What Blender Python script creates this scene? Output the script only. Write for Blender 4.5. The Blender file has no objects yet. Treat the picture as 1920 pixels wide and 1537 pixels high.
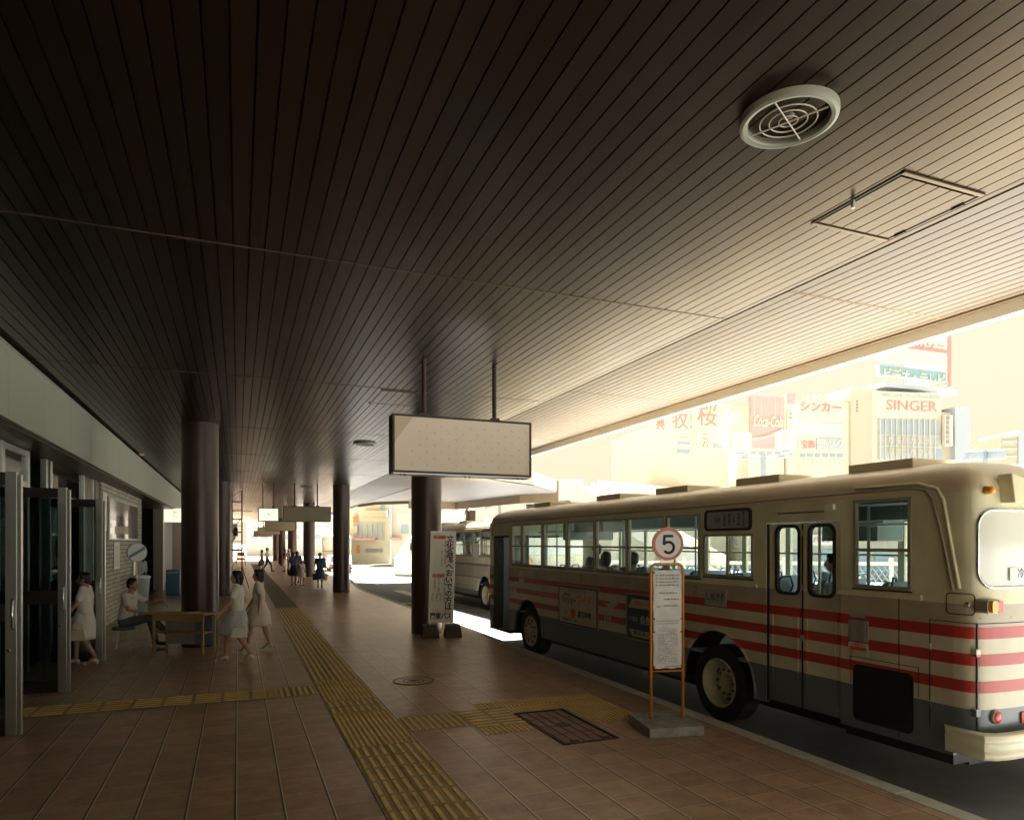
import bpy, bmesh, math, random
from mathutils import Vector, Matrix
from mathutils.geometry import tessellate_polygon
random.seed(7)
R_ = math.radians
sc = bpy.context.scene
col = sc.collection

# ------------------------------------------------------------------ camera
F_PX, CX, HY, EYE = 1280.0, 960.0, 1017.0, 2.05
TH = math.atan((960 - 446) / F_PX)
CT, ST = math.cos(TH), math.sin(TH)
cam_d = bpy.data.cameras.new('camera'); cam = bpy.data.objects.new('camera', cam_d); col.objects.link(cam)
cam.location = (0, 0, EYE); cam.rotation_euler = (R_(90), 0, -TH)
cam_d.sensor_width = 36; cam_d.lens = 24.0; cam_d.shift_y = 248.5 / 1920
cam_d.clip_start = 0.05; cam_d.clip_end = 2000
sc.camera = cam

def ray(u, v):
    a = (u - CX) / F_PX; b = -(v - HY) / F_PX
    return Vector((ST + a * CT, CT - a * ST, b))
def at(u, v, d):                       # point of the photograph at a distance d in front of the eye
    return Vector((0, 0, EYE)) + ray(u, v) * d

# ------------------------------------------------------------------ world, sun, exposure
SUN_EL, SUN_AZ = 66.0, 55.0           # azimuth clockwise from +Y (sun on the road side, slightly behind)
w = bpy.data.worlds.new('World'); sc.world = w; w.use_nodes = True
nt = w.node_tree; nt.nodes.clear()
out = nt.nodes.new('ShaderNodeOutputWorld'); bg = nt.nodes.new('ShaderNodeBackground')
sky = nt.nodes.new('ShaderNodeTexSky'); sky.sky_type = 'NISHITA'; sky.sun_disc = False
sky.sun_elevation = R_(SUN_EL); sky.sun_rotation = R_(SUN_AZ); sky.dust_density = 5.0; sky.air_density = 1.5
mx = nt.nodes.new('ShaderNodeMix'); mx.data_type = 'RGBA'; mx.inputs[0].default_value = 0.992
mx.inputs[7].default_value = (0.40, 0.355, 0.250, 1)      # milky summer haze veil over the sky
nt.links.new(sky.outputs[0], mx.inputs[6]); nt.links.new(mx.outputs[2], bg.inputs[0])
bg.inputs[1].default_value = 0.1
nt.links.new(bg.outputs[0], out.inputs[0])
sun_d = bpy.data.lights.new('sun', 'SUN'); sun = bpy.data.objects.new('sun', sun_d); col.objects.link(sun)
sun_d.energy = 2.9; sun_d.angle = R_(4.0); sun_d.color = (1.0, 0.96, 0.87)
sd = Vector((math.sin(R_(SUN_AZ)) * math.cos(R_(SUN_EL)), math.cos(R_(SUN_AZ)) * math.cos(R_(SUN_EL)), math.sin(R_(SUN_EL))))
sun.rotation_euler = sd.to_track_quat('Z', 'Y').to_euler()
sc.view_settings.view_transform = 'Standard'; sc.view_settings.look = 'None'
sc.view_settings.exposure = 4.6; sc.view_settings.gamma = 1.0
try:
    sc.cycles.max_bounces = 10; sc.cycles.diffuse_bounces = 4; sc.cycles.glossy_bounces = 4
    sc.cycles.transparent_max_bounces = 24; sc.cycles.sample_clamp_indirect = 6
    sc.cycles.use_denoising = True
except Exception: pass

# ------------------------------------------------------------------ helpers
def tag(o, label=None, cat=None, group=None, kind=None):
    if label: o['label'] = label
    if cat: o['category'] = cat
    if group: o['group'] = group
    if kind: o['kind'] = kind
    return o
def empty(name, loc=(0, 0, 0), rz=0.0, label=None, cat=None, group=None, kind=None):
    o = bpy.data.objects.new(name, None); col.objects.link(o); o.location = loc; o.rotation_euler = (0, 0, rz)
    o.empty_display_size = 0.2
    return tag(o, label, cat, group, kind)
def copy_tree(o, parent=None):
    c = o.copy(); col.objects.link(c); c.parent = parent
    for ch in list(o.children): copy_tree(ch, c)
    return c

MATS = {}
def mat(name, rgb, rough=0.6, metal=0.0, spec=0.5, var=0.0, vscale=3.0, bump=0.0, bscale=60.0, emit=None, stretch=None, coat=0.0):
    m = bpy.data.materials.new(name); m.use_nodes = True; MATS[name] = m
    n = m.node_tree.nodes; l = m.node_tree.links; p = n['Principled BSDF']
    p.inputs['Base Color'].default_value = (*rgb, 1); p.inputs['Roughness'].default_value = rough
    p.inputs['Metallic'].default_value = metal; p.inputs['Specular IOR Level'].default_value = spec
    if coat: p.inputs['Coat Weight'].default_value = coat; p.inputs['Coat Roughness'].default_value = 0.08
    if var or bump:
        tc = n.new('ShaderNodeTexCoord'); mp = n.new('ShaderNodeMapping'); l.new(tc.outputs['Object'], mp.inputs[0])
        if stretch: mp.inputs['Scale'].default_value = stretch
    if var:
        nz = n.new('ShaderNodeTexNoise'); nz.inputs['Scale'].default_value = vscale; nz.inputs['Detail'].default_value = 6
        nz.inputs['Roughness'].default_value = 0.65
        l.new(mp.outputs[0], nz.inputs['Vector'])
        mr = n.new('ShaderNodeMapRange'); mr.inputs['From Min'].default_value = 0.3; mr.inputs['From Max'].default_value = 0.7
        mr.inputs['To Min'].default_value = 1 - var; mr.inputs['To Max'].default_value = 1 + var
        l.new(nz.outputs['Fac'], mr.inputs['Value'])
        vm = n.new('ShaderNodeVectorMath'); vm.operation = 'SCALE'; vm.inputs[0].default_value = rgb
        l.new(mr.outputs[0], vm.inputs['Scale']); l.new(vm.outputs[0], p.inputs['Base Color'])
    if bump:
        nb = n.new('ShaderNodeTexNoise'); nb.inputs['Scale'].default_value = bscale; nb.inputs['Detail'].default_value = 4
        l.new(mp.outputs[0], nb.inputs['Vector'])
        b = n.new('ShaderNodeBump'); b.inputs['Strength'].default_value = bump; b.inputs['Distance'].default_value = 0.01
        l.new(nb.outputs['Fac'], b.inputs['Height']); l.new(b.outputs[0], p.inputs['Normal'])
    if emit:
        p.inputs['Emission Color'].default_value = (*emit[0], 1); p.inputs['Emission Strength'].default_value = emit[1]
    return m
def glass_mat(name, tint, gloss=0.12, rough=0.02):
    m = bpy.data.materials.new(name); m.use_nodes = True; n = m.node_tree.nodes; l = m.node_tree.links; n.clear()
    o = n.new('ShaderNodeOutputMaterial'); t = n.new('ShaderNodeBsdfTransparent'); g = n.new('ShaderNodeBsdfGlossy')
    t.inputs[0].default_value = (*tint, 1); g.inputs['Roughness'].default_value = rough
    f = n.new('ShaderNodeLayerWeight'); f.inputs['Blend'].default_value = 0.5
    pw = n.new('ShaderNodeMath'); pw.operation = 'POWER'; pw.inputs[1].default_value = 4.0; l.new(f.outputs['Facing'], pw.inputs[0])
    a = n.new('ShaderNodeMath'); a.operation = 'MULTIPLY_ADD'; a.inputs[1].default_value = 0.85; a.inputs[2].default_value = 0.03 + gloss * 0.15
    mxs = n.new('ShaderNodeMixShader'); l.new(pw.outputs[0], a.inputs[0]); l.new(a.outputs[0], mxs.inputs[0])
    l.new(t.outputs[0], mxs.inputs[1]); l.new(g.outputs[0], mxs.inputs[2]); l.new(mxs.outputs[0], o.inputs[0])
    MATS[name] = m; return m

class MB:
    def __init__(s): s.bm = bmesh.new()
    def box(s, a, b):
        x0, y0, z0 = a; x1, y1, z1 = b
        v = [s.bm.verts.new(p) for p in ((x0,y0,z0),(x1,y0,z0),(x1,y1,z0),(x0,y1,z0),(x0,y0,z1),(x1,y0,z1),(x1,y1,z1),(x0,y1,z1))]
        for f in ((3,2,1,0),(4,5,6,7),(0,1,5,4),(1,2,6,5),(2,3,7,6),(3,0,4,7)): s.bm.faces.new([v[i] for i in f])
        return s
    def tube(s, pts, r, seg=10, closed=False, r2=None):
        pts = [Vector(p) for p in pts]; n = len(pts); rings = []
        for i, p in enumerate(pts):
            if closed: d = pts[(i+1) % n] - pts[i-1]
            else: d = pts[min(i+1, n-1)] - pts[max(i-1, 0)]
            d.normalize(); up = Vector((0,0,1)) if abs(d.z) < 0.9 else Vector((0,1,0))
            if len(rings) and abs(d.dot(prev)) < 0.95: up = prev
            a = d.cross(up).normalized(); b = a.cross(d).normalized(); prev = b
            rr = r if r2 is None else r + (r2 - r) * i / max(1, n-1)
            rings.append([s.bm.verts.new(p + (a*math.cos(t) + b*math.sin(t)) * rr) for t in [2*math.pi*k/seg for k in range(seg)]])
        m = n if closed else n-1
        for i in range(m):
            A, B = rings[i], rings[(i+1) % n]
            for k in range(seg): s.bm.faces.new((A[k], A[(k+1) % seg], B[(k+1) % seg], B[k]))
        if not closed: s.bm.faces.new(rings[0][::-1]); s.bm.faces.new(rings[-1])
        return s
    def lathe(s, prof, c=(0,0,0), seg=32, axis='z', ex=1.0, ey=1.0, caps=(True, True)):
        c = Vector(c); rings = []
        for r, h in prof:
            ring = []
            for k in range(seg):
                t = 2*math.pi*k/seg; a, b = r*math.cos(t)*ex, r*math.sin(t)*ey
                p = (a, b, h) if axis == 'z' else ((h, a, b) if axis == 'x' else (a, h, b))
                ring.append(s.bm.verts.new(c + Vector(p)))
            rings.append(ring)
        for i in range(len(rings)-1):
            A, B = rings[i], rings[i+1]
            for k in range(seg): s.bm.faces.new((A[k], A[(k+1) % seg], B[(k+1) % seg], B[k]))
        if caps[0]: s.bm.faces.new(rings[0][::-1])
        if caps[1]: s.bm.faces.new(rings[-1])
        return s
    def slab(s, outer, holes, fn, a, b):      # outer/holes: 2D lists; fn(u,v,w)->3D; extruded from w=a to w=b
        loops = [list(outer)] + [list(h) for h in holes]
        tri = tessellate_polygon([[Vector((p[0], p[1], 0)) for p in lp] for lp in loops])
        flat = [p for lp in loops for p in lp]
        A = [s.bm.verts.new(fn(p[0], p[1], a)) for p in flat]; B = [s.bm.verts.new(fn(p[0], p[1], b)) for p in flat]
        for t in tri:
            try: s.bm.faces.new([A[i] for i in t]); s.bm.faces.new([B[i] for i in t][::-1])
            except ValueError: pass
        k = 0
        for lp in loops:
            n = len(lp)
            for i in range(n):
                i0, i1 = k+i, k+(i+1) % n
                try: s.bm.faces.new((A[i0], A[i1], B[i1], B[i0]))
                except ValueError: pass
            k += n
        return s
    def grid(s, rows, skip=lambda i, j: False):
        V = [[s.bm.verts.new(p) for p in r] for r in rows]
        for i in range(len(V)-1):
            for j in range(len(V[0])-1):
                if not skip(i, j): s.bm.faces.new((V[i][j], V[i][j+1], V[i+1][j+1], V[i+1][j]))
        return s
    def ball(s, c, r, sub=2, sc_=(1,1,1)):
        m = Matrix.Translation(c) @ Matrix.Diagonal((r*sc_[0], r*sc_[1], r*sc_[2], 1))
        bmesh.ops.create_icosphere(s.bm, subdivisions=sub, radius=1, matrix=m); return s
    def cap(s, p0, p1, r0, r1, seg=12):       # tapered limb with round ends
        p0, p1 = Vector(p0), Vector(p1)
        s.ball(p0, r0); s.ball(p1, r1); d = p1 - p0
        if d.length > 1e-4:
            q = d.to_track_quat('Z', 'Y').to_matrix().to_4x4()
            bmesh.ops.create_cone(s.bm, cap_ends=True, segments=seg, radius1=r0, radius2=r1, depth=d.length, matrix=Matrix.Translation((p0+p1)/2) @ q)
        return s
    def build(s, name, m, parent=None, smooth=False, bevel=0.0):
        bmesh.ops.recalc_face_normals(s.bm, faces=s.bm.faces[:])
        me = bpy.data.meshes.new(name); s.bm.to_mesh(me); s.bm.free()
        if smooth:
            for p in me.polygons: p.use_smooth = True
        o = bpy.data.objects.new(name, me); col.objects.link(o); me.materials.append(MATS[m] if isinstance(m, str) else m)
        if parent: o.parent = parent
        if bevel:
            bv = o.modifiers.new('bevel', 'BEVEL'); bv.width = bevel; bv.segments = 2; bv.limit_method = 'ANGLE'
        if smooth == 'angle':
            me.set_sharp_from_angle(angle=R_(35))
        return o
def rrect(x0, y0, x1, y1, r, n=5):
    pts = []
    for cx, cy, a0 in ((x1-r, y1-r, 0), (x0+r, y1-r, 90), (x0+r, y0+r, 180), (x1-r, y0+r, 270)):
        for k in range(n+1):
            a = R_(a0 + 90*k/n); pts.append((cx + r*math.cos(a), cy + r*math.sin(a)))
    return pts
def text(s, size, m, parent, loc, rot=(90, 0, 0), name='lettering', align='CENTER', ext=0.001, sx=1.0, shear=0.0, spacing=1.0, line=1.0, bold=0.0, width=None):
    cu = bpy.data.curves.new(name, 'FONT'); cu.body = s; cu.size = size; cu.align_x = align; cu.align_y = 'CENTER'
    cu.extrude = ext; cu.shear = shear; cu.space_character = spacing; cu.space_line = line; cu.offset = bold; cu.resolution_u = 2
    o = bpy.data.objects.new(name, cu); col.objects.link(o)
    dg = bpy.context.evaluated_depsgraph_get(); me = bpy.data.meshes.new_from_object(o.evaluated_get(dg))
    bpy.data.objects.remove(o); bpy.data.curves.remove(cu)
    me.materials.clear(); me.materials.append(MATS[m])
    if width and len(me.vertices):
        xs = [v.co.x for v in me.vertices]; sx = width / max(1e-6, max(xs) - min(xs))
    if sx != 1.0:
        for v in me.vertices: v.co.x *= sx
    o = bpy.data.objects.new(name, me); col.objects.link(o); o.parent = parent; o.location = loc
    o.rotation_euler = [R_(a) for a in rot]; return o
def vtext(s, size, m, parent, loc, rot=(90,0,0), line=1.0, **k):
    return text('\n'.join(s), size, m, parent, loc, rot, line=line, **k)

# ------------------------------------------------------------------ materials
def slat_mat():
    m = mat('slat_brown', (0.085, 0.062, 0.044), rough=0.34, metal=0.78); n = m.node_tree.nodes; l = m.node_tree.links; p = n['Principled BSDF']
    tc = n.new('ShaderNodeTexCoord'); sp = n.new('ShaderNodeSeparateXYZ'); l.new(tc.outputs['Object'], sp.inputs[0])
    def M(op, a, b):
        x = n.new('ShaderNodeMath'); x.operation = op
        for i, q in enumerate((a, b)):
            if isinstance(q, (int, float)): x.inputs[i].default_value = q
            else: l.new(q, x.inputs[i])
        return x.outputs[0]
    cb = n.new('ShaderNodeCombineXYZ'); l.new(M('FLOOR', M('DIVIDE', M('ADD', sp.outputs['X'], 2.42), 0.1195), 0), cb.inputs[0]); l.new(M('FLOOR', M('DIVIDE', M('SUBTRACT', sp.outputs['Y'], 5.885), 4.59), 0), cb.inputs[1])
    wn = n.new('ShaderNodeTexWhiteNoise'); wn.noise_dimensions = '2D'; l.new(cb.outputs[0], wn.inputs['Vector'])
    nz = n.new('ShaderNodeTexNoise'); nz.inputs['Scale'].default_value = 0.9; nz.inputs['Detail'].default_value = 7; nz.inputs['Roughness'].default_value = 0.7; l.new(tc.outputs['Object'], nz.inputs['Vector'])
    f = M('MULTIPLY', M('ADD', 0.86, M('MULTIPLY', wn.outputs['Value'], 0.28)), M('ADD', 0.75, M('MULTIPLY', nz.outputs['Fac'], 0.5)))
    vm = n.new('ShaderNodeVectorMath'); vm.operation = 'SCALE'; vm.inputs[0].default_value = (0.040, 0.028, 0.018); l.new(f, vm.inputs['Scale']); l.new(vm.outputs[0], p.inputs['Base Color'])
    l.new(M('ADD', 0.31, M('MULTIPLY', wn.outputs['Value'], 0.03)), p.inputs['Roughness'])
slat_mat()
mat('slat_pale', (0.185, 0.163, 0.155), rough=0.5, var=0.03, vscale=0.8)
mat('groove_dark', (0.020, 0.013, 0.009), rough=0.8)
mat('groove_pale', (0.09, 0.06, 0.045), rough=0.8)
mat('tee_bar', (0.13, 0.095, 0.06), rough=0.4, metal=0.5)
mat('fascia_panel', (0.36, 0.38, 0.30), rough=0.6, var=0.08, vscale=25, bump=0.08, bscale=180)
mat('fascia_white', (0.86, 0.84, 0.76), rough=0.5)
mat('column_brown', (0.048, 0.026, 0.019), rough=0.32, metal=0.1, var=0.10, vscale=2.0, stretch=(1, 1, 0.3))
mat('band_dark', (0.02, 0.012, 0.01), rough=0.5)
mat('steel', (0.42, 0.44, 0.41), rough=0.34, metal=0.85, var=0.10, vscale=2, stretch=(1, 1, 0.15))
mat('steel_light', (0.62, 0.64, 0.60), rough=0.4, metal=0.6)
mat('bronze_dark', (0.035, 0.027, 0.022), rough=0.4, metal=0.4)
mat('bronze_panel', (0.10, 0.085, 0.06), rough=0.4, metal=0.4, var=0.15, vscale=2)
mat('black', (0.008, 0.008, 0.009), rough=0.5)
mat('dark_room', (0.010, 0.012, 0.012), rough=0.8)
mat('wall_pale', (0.45, 0.43, 0.37), rough=0.7, var=0.05)
mat('paper_white', (0.74, 0.74, 0.70), rough=0.7, var=0.05, vscale=6)
mat('poster_paper', (0.52, 0.50, 0.50), rough=0.25, var=0.10, vscale=5)
mat('ink', (0.02, 0.02, 0.022), rough=0.6)
mat('ink_grey', (0.26, 0.26, 0.27), rough=0.7)
mat('ink_blue', (0.03, 0.07, 0.24), rough=0.6)
mat('ink_red', (0.62, 0.08, 0.035), rough=0.5)
mat('ink_orange', (0.72, 0.17, 0.04), rough=0.5)
mat('sign_frame', (0.055, 0.034, 0.024), rough=0.4, metal=0.3)
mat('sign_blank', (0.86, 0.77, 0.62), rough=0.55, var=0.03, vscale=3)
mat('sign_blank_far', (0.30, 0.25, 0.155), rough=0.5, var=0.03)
mat('sign_tape', (0.66, 0.55, 0.38), rough=0.5)
mat('clock_face', (0.8, 0.82, 0.72), rough=0.4, emit=((0.95, 0.98, 0.72), 0.045))
mat('lit_box', (0.8, 0.8, 0.6), rough=0.4, emit=((1.0, 0.97, 0.70), 0.045))
mat('lamp_rim', (0.25, 0.26, 0.205), rough=0.4)
mat('lamp_inside', (0.17, 0.19, 0.165), rough=0.35, metal=0.3)
mat('wire', (0.52, 0.47, 0.38), rough=0.4)
mat('kerb_stone', (0.50, 0.50, 0.44), rough=0.75, var=0.12, vscale=5, bump=0.2)
mat('concrete', (0.30, 0.32, 0.28), rough=0.85, var=0.3, vscale=9, bump=0.5, bscale=45)
mat('concrete_dark', (0.10, 0.085, 0.055), rough=0.85, var=0.3, vscale=9, bump=0.4, bscale=45)
mat('concrete_white', (0.78, 0.74, 0.62), rough=0.7, var=0.03)
mat('concrete_tan', (0.30, 0.225, 0.15), rough=0.8, var=0.05)
mat('asphalt', (0.14, 0.145, 0.148), rough=0.75, var=0.22, vscale=1.4, bump=0.5, bscale=120)
mat('road_paint', (0.62, 0.62, 0.55), rough=0.7, var=0.08, vscale=6)
mat('tactile_yellow', (0.78, 0.54, 0.19), rough=0.55, var=0.22, vscale=4, bump=0.1)
mat('tactile_base', (0.36, 0.29, 0.14), rough=0.65, var=0.28, vscale=5)
mat('tactile_grey', (0.20, 0.17, 0.12), rough=0.65, var=0.2, vscale=4)
mat('iron', (0.05, 0.038, 0.032), rough=0.55, metal=0.4, var=0.25, vscale=8)
mat('orange_paint', (0.66, 0.26, 0.035), rough=0.38, var=0.10, vscale=9)
mat('disc_white', (0.70, 0.69, 0.66), rough=0.35, var=0.03)
mat('disc_red', (0.55, 0.13, 0.075), rough=0.4)
mat('timetable', (0.66, 0.66, 0.62), rough=0.35, var=0.07, vscale=11, bump=0.35, bscale=14)
mat('scaffold_red', (0.55, 0.15, 0.045), rough=0.55, var=0.25, vscale=9)
mat('wood_desk', (0.42, 0.27, 0.09), rough=0.45, var=0.18, vscale=3, stretch=(1, 9, 9))
mat('desk_grey', (0.33, 0.33, 0.30), rough=0.6, var=0.06)
mat('teal_vinyl', (0.07, 0.17, 0.19), rough=0.5)
mat('blue_box', (0.09, 0.22, 0.36), rough=0.5)
mat('skin', (0.46, 0.26, 0.17), rough=0.55, var=0.05)
mat('hair_black', (0.016, 0.013, 0.012), rough=0.45)
mat('cloth_white', (0.72, 0.71, 0.67), rough=0.85, var=0.05, vscale=14, bump=0.2, bscale=25)
mat('cloth_cream', (0.66, 0.60, 0.52), rough=0.85, var=0.05, vscale=14, bump=0.2, bscale=25)
mat('skirt_grey', (0.50, 0.52, 0.52), rough=0.85, var=0.05, vscale=14, bump=0.3, bscale=20)
mat('cloth_grey', (0.085, 0.105, 0.105), rough=0.85, var=0.1, vscale=12, bump=0.2, bscale=25)
mat('cloth_blue', (0.07, 0.13, 0.24), rough=0.85, var=0.08)
mat('cloth_navy', (0.015, 0.035, 0.13), rough=0.85)
mat('cloth_paleblue', (0.40, 0.52, 0.60), rough=0.85, var=0.05)
mat('cloth_black', (0.018, 0.014, 0.016), rough=0.85)
mat('cloth_maroon', (0.09, 0.025, 0.02), rough=0.85)
mat('shoe_white', (0.72, 0.72, 0.72), rough=0.35)
mat('shoe_blue', (0.42, 0.58, 0.62), rough=0.4)
mat('shoe_dark', (0.02, 0.015, 0.012), rough=0.4)
mat('rubber', (0.012, 0.012, 0.012), rough=0.65, bump=0.2, bscale=30)
mat('rubber_seal', (0.02, 0.014, 0.012), rough=0.45)
mat('rim_cream', (0.50, 0.45, 0.30), rough=0.5, var=0.18, vscale=9)
mat('rim_rust', (0.22, 0.12, 0.05), rough=0.7, var=0.2, vscale=12)
mat('alu_frame', (0.36, 0.33, 0.24), rough=0.42, metal=0.35)
mat('chrome', (0.6, 0.6, 0.6), rough=0.15, metal=0.95)
mat('bus_roof', (0.62, 0.52, 0.34), rough=0.28, var=0.04, vscale=2, coat=0.3)
mat('bus_interior', (0.24, 0.29, 0.25), rough=0.7)
mat('bus_inner_dark', (0.05, 0.05, 0.045), rough=0.8)
mat('seat_cover', (0.35, 0.45, 0.52), rough=0.7)
mat('seat_blue', (0.04, 0.075, 0.12), rough=0.6)
mat('amber', (0.85, 0.36, 0.02), rough=0.2, spec=0.7, var=0.2, vscale=30)
mat('lens_red', (0.62, 0.05, 0.03), rough=0.2, spec=0.7)
mat('bumper_cream', (0.74, 0.70, 0.50), rough=0.35, coat=0.3)
mat('door_grey', (0.20, 0.24, 0.24), rough=0.5)
mat('ad_white', (0.52, 0.50, 0.38), rough=0.4)
mat('ad_blue', (0.015, 0.055, 0.09), rough=0.4)
mat('plate_grey', (0.30, 0.31, 0.29), rough=0.5)
mat('bld_white', (0.60, 0.56, 0.45), rough=0.8)  # far fronts: haze over the square is put into these pale colours
mat('bld_pale', (0.46, 0.43, 0.33), rough=0.8)
mat('bld_pink', (0.66, 0.56, 0.48), rough=0.8)
mat('bld_glass', (0.30, 0.38, 0.44), rough=0.3)
mat('bld_fin', (0.42, 0.46, 0.50), rough=0.6)
mat('sign_red_far', (0.62, 0.33, 0.32), rough=0.6)  # far signs: washed out by glare, painted into the colours
mat('sign_redtxt', (0.60, 0.26, 0.24), rough=0.6)
mat('sign_blue_far', (0.24, 0.38, 0.40), rough=0.6)
mat('sign_green_far', (0.45, 0.56, 0.50), rough=0.6)
mat('lantern_glass', (0.70, 0.66, 0.52), rough=0.4)
mat('pole_blue', (0.30, 0.36, 0.40), rough=0.5)
mat('car_white', (0.62, 0.60, 0.52), rough=0.3, coat=0.5)
mat('car_glass', (0.05, 0.06, 0.06), rough=0.1)
glass_mat('glass_clear', (0.97, 0.98, 0.98)); glass_mat('glass_bus', (0.86, 0.93, 0.95), gloss=0.10); glass_mat('glass_door', (0.46, 0.53, 0.54), gloss=0.15)

# brick of the station wall: real-scale brick texture
def brick_mat():
    m = bpy.data.materials.new('brick_white'); m.use_nodes = True; MATS['brick_white'] = m
    n = m.node_tree.nodes; l = m.node_tree.links; p = n['Principled BSDF']; p.inputs['Roughness'].default_value = 0.75
    tc = n.new('ShaderNodeTexCoord'); sp = n.new('ShaderNodeSeparateXYZ'); cb = n.new('ShaderNodeCombineXYZ')
    l.new(tc.outputs['Object'], sp.inputs[0]); l.new(sp.outputs['Y'], cb.inputs['X']); l.new(sp.outputs['Z'], cb.inputs['Y'])
    b = n.new('ShaderNodeTexBrick'); l.new(cb.outputs[0], b.inputs['Vector']); b.inputs['Scale'].default_value = 1
    b.inputs['Brick Width'].default_value = 0.34; b.inputs['Row Height'].default_value = 0.11; b.inputs['Mortar Size'].default_value = 0.009
    b.inputs['Color1'].default_value = (0.50, 0.50, 0.42, 1); b.inputs['Color2'].default_value = (0.36, 0.36, 0.30, 1); b.inputs['Mortar'].default_value = (0.07, 0.07, 0.06, 1)
    l.new(b.outputs['Color'], p.inputs['Base Color'])
    bp = n.new('ShaderNodeBump'); bp.inputs['Strength'].default_value = 0.7; bp.inputs['Distance'].default_value = 0.02; bp.invert = True
    l.new(b.outputs['Fac'], bp.inputs['Height']); l.new(bp.outputs[0], p.inputs['Normal'])
brick_mat()

# terracotta pavement, 0.35 m tiles, deep joints along the platform, hairline joints across
def tile_mat():
    m = bpy.data.materials.new('terracotta_tiles'); m.use_nodes = True; MATS['terracotta_tiles'] = m
    n = m.node_tree.nodes; l = m.node_tree.links; p = n['Principled BSDF']
    tc = n.new('ShaderNodeTexCoord'); sp = n.new('ShaderNodeSeparateXYZ'); l.new(tc.outputs['Object'], sp.inputs[0])
    def M(op, a, b=None, c=None):
        x = n.new('ShaderNodeMath'); x.operation = op
        for i, q in enumerate((a, b, c)):
            if q is None: continue
            if isinstance(q, (int, float)): x.inputs[i].default_value = q
            else: l.new(q, x.inputs[i])
        return x.outputs[0]
    T = 0.3485
    tx = M('DIVIDE', M('ADD', sp.outputs['X'], 0.02), T); ty = M('DIVIDE', M('SUBTRACT', sp.outputs['Y'], 5.119), 0.353)
    fx = M('FRACT', tx); fy = M('FRACT', ty)
    dx = M('MULTIPLY', M('MINIMUM', fx, M('SUBTRACT', 1.0, fx)), T); dy = M('MULTIPLY', M('MINIMUM', fy, M('SUBTRACT', 1.0, fy)), T)
    jx = M('LESS_THAN', dx, 0.0068); jy = M('LESS_THAN', dy, 0.0030)
    cb = n.new('ShaderNodeCombineXYZ'); l.new(M('FLOOR', tx), cb.inputs[0]); l.new(M('FLOOR', ty), cb.inputs[1])
    wn = n.new('ShaderNodeTexWhiteNoise'); wn.noise_dimensions = '2D'; l.new(cb.outputs[0], wn.inputs['Vector'])
    n1 = n.new('ShaderNodeTexNoise'); n1.inputs['Scale'].default_value = 5; n1.inputs['Detail'].default_value = 8; n1.inputs['Roughness'].default_value = 0.7
    l.new(tc.outputs['Object'], n1.inputs['Vector'])
    n2 = n.new('ShaderNodeTexNoise'); n2.inputs['Scale'].default_value = 0.45; n2.inputs['Detail'].default_value = 4; l.new(tc.outputs['Object'], n2.inputs['Vector'])
    rp = n.new('ShaderNodeValToRGB'); l.new(n1.outputs['Fac'], rp.inputs[0])
    rp.color_ramp.elements[0].position = 0.33; rp.color_ramp.elements[0].color = (0.36, 0.210, 0.135, 1)
    rp.color_ramp.elements[1].position = 0.68; rp.color_ramp.elements[1].color = (0.52, 0.36, 0.24, 1)
    sc_ = M('MULTIPLY', M('ADD', 0.87, M('MULTIPLY', wn.outputs['Value'], 0.26)), M('ADD', 0.72, M('MULTIPLY', n2.outputs['Fac'], 0.56)))
    vm = n.new('ShaderNodeVectorMath'); vm.operation = 'SCALE'; l.new(rp.outputs[0], vm.inputs[0]); l.new(sc_, vm.inputs['Scale'])
    vo = n.new('ShaderNodeTexVoronoi'); vo.inputs['Scale'].default_value = 1.9; l.new(tc.outputs['Object'], vo.inputs['Vector'])
    n4 = n.new('ShaderNodeTexNoise'); n4.inputs['Scale'].default_value = 1.3; n4.inputs['Detail'].default_value = 9; n4.inputs['Roughness'].default_value = .75; l.new(tc.outputs['Object'], n4.inputs['Vector'])
    spot = M('LESS_THAN', M('ADD', vo.outputs['Distance'], M('MULTIPLY', n1.outputs['Fac'], 0.05)), 0.062)
    stain = M('MULTIPLY', M('GREATER_THAN', n4.outputs['Fac'], 0.60), 0.22)
    ms = n.new('ShaderNodeMix'); ms.data_type = 'RGBA'; l.new(M('MAXIMUM', M('MULTIPLY', spot, 0.6), stain), ms.inputs[0]); l.new(vm.outputs[0], ms.inputs[6]); ms.inputs[7].default_value = (0.09, 0.065, 0.05, 1)
    m1 = n.new('ShaderNodeMix'); m1.data_type = 'RGBA'; l.new(jy, m1.inputs[0]); l.new(ms.outputs[2], m1.inputs[6]); m1.inputs[7].default_value = (0.62, 0.55, 0.44, 1)
    m2 = n.new('ShaderNodeMix'); m2.data_type = 'RGBA'; l.new(jx, m2.inputs[0]); l.new(m1.outputs[2], m2.inputs[6]); m2.inputs[7].default_value = (0.022, 0.016, 0.013, 1)
    # a pale line along one side of the open joint
    jd = M('MULTIPLY', M('LESS_THAN', dx, 0.0165), M('LESS_THAN', fx, 0.5))
    m0 = n.new('ShaderNodeMix'); m0.data_type = 'RGBA'; l.new(jd, m0.inputs[0]); l.new(m1.outputs[2], m0.inputs[6]); m0.inputs[7].default_value = (0.72, 0.66, 0.54, 1)
    l.new(m0.outputs[2], m2.inputs[6])
    l.new(m2.outputs[2], p.inputs['Base Color'])
    rr = M('ADD', 0.31, M('MULTIPLY', n1.outputs['Fac'], 0.08)); l.new(rr, p.inputs['Roughness']); p.inputs['Specular IOR Level'].default_value = 0.5
    h = M('SUBTRACT', M('MULTIPLY', n1.outputs['Fac'], 0.10), M('ADD', jx, M('MULTIPLY', jy, 0.3)))
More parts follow.
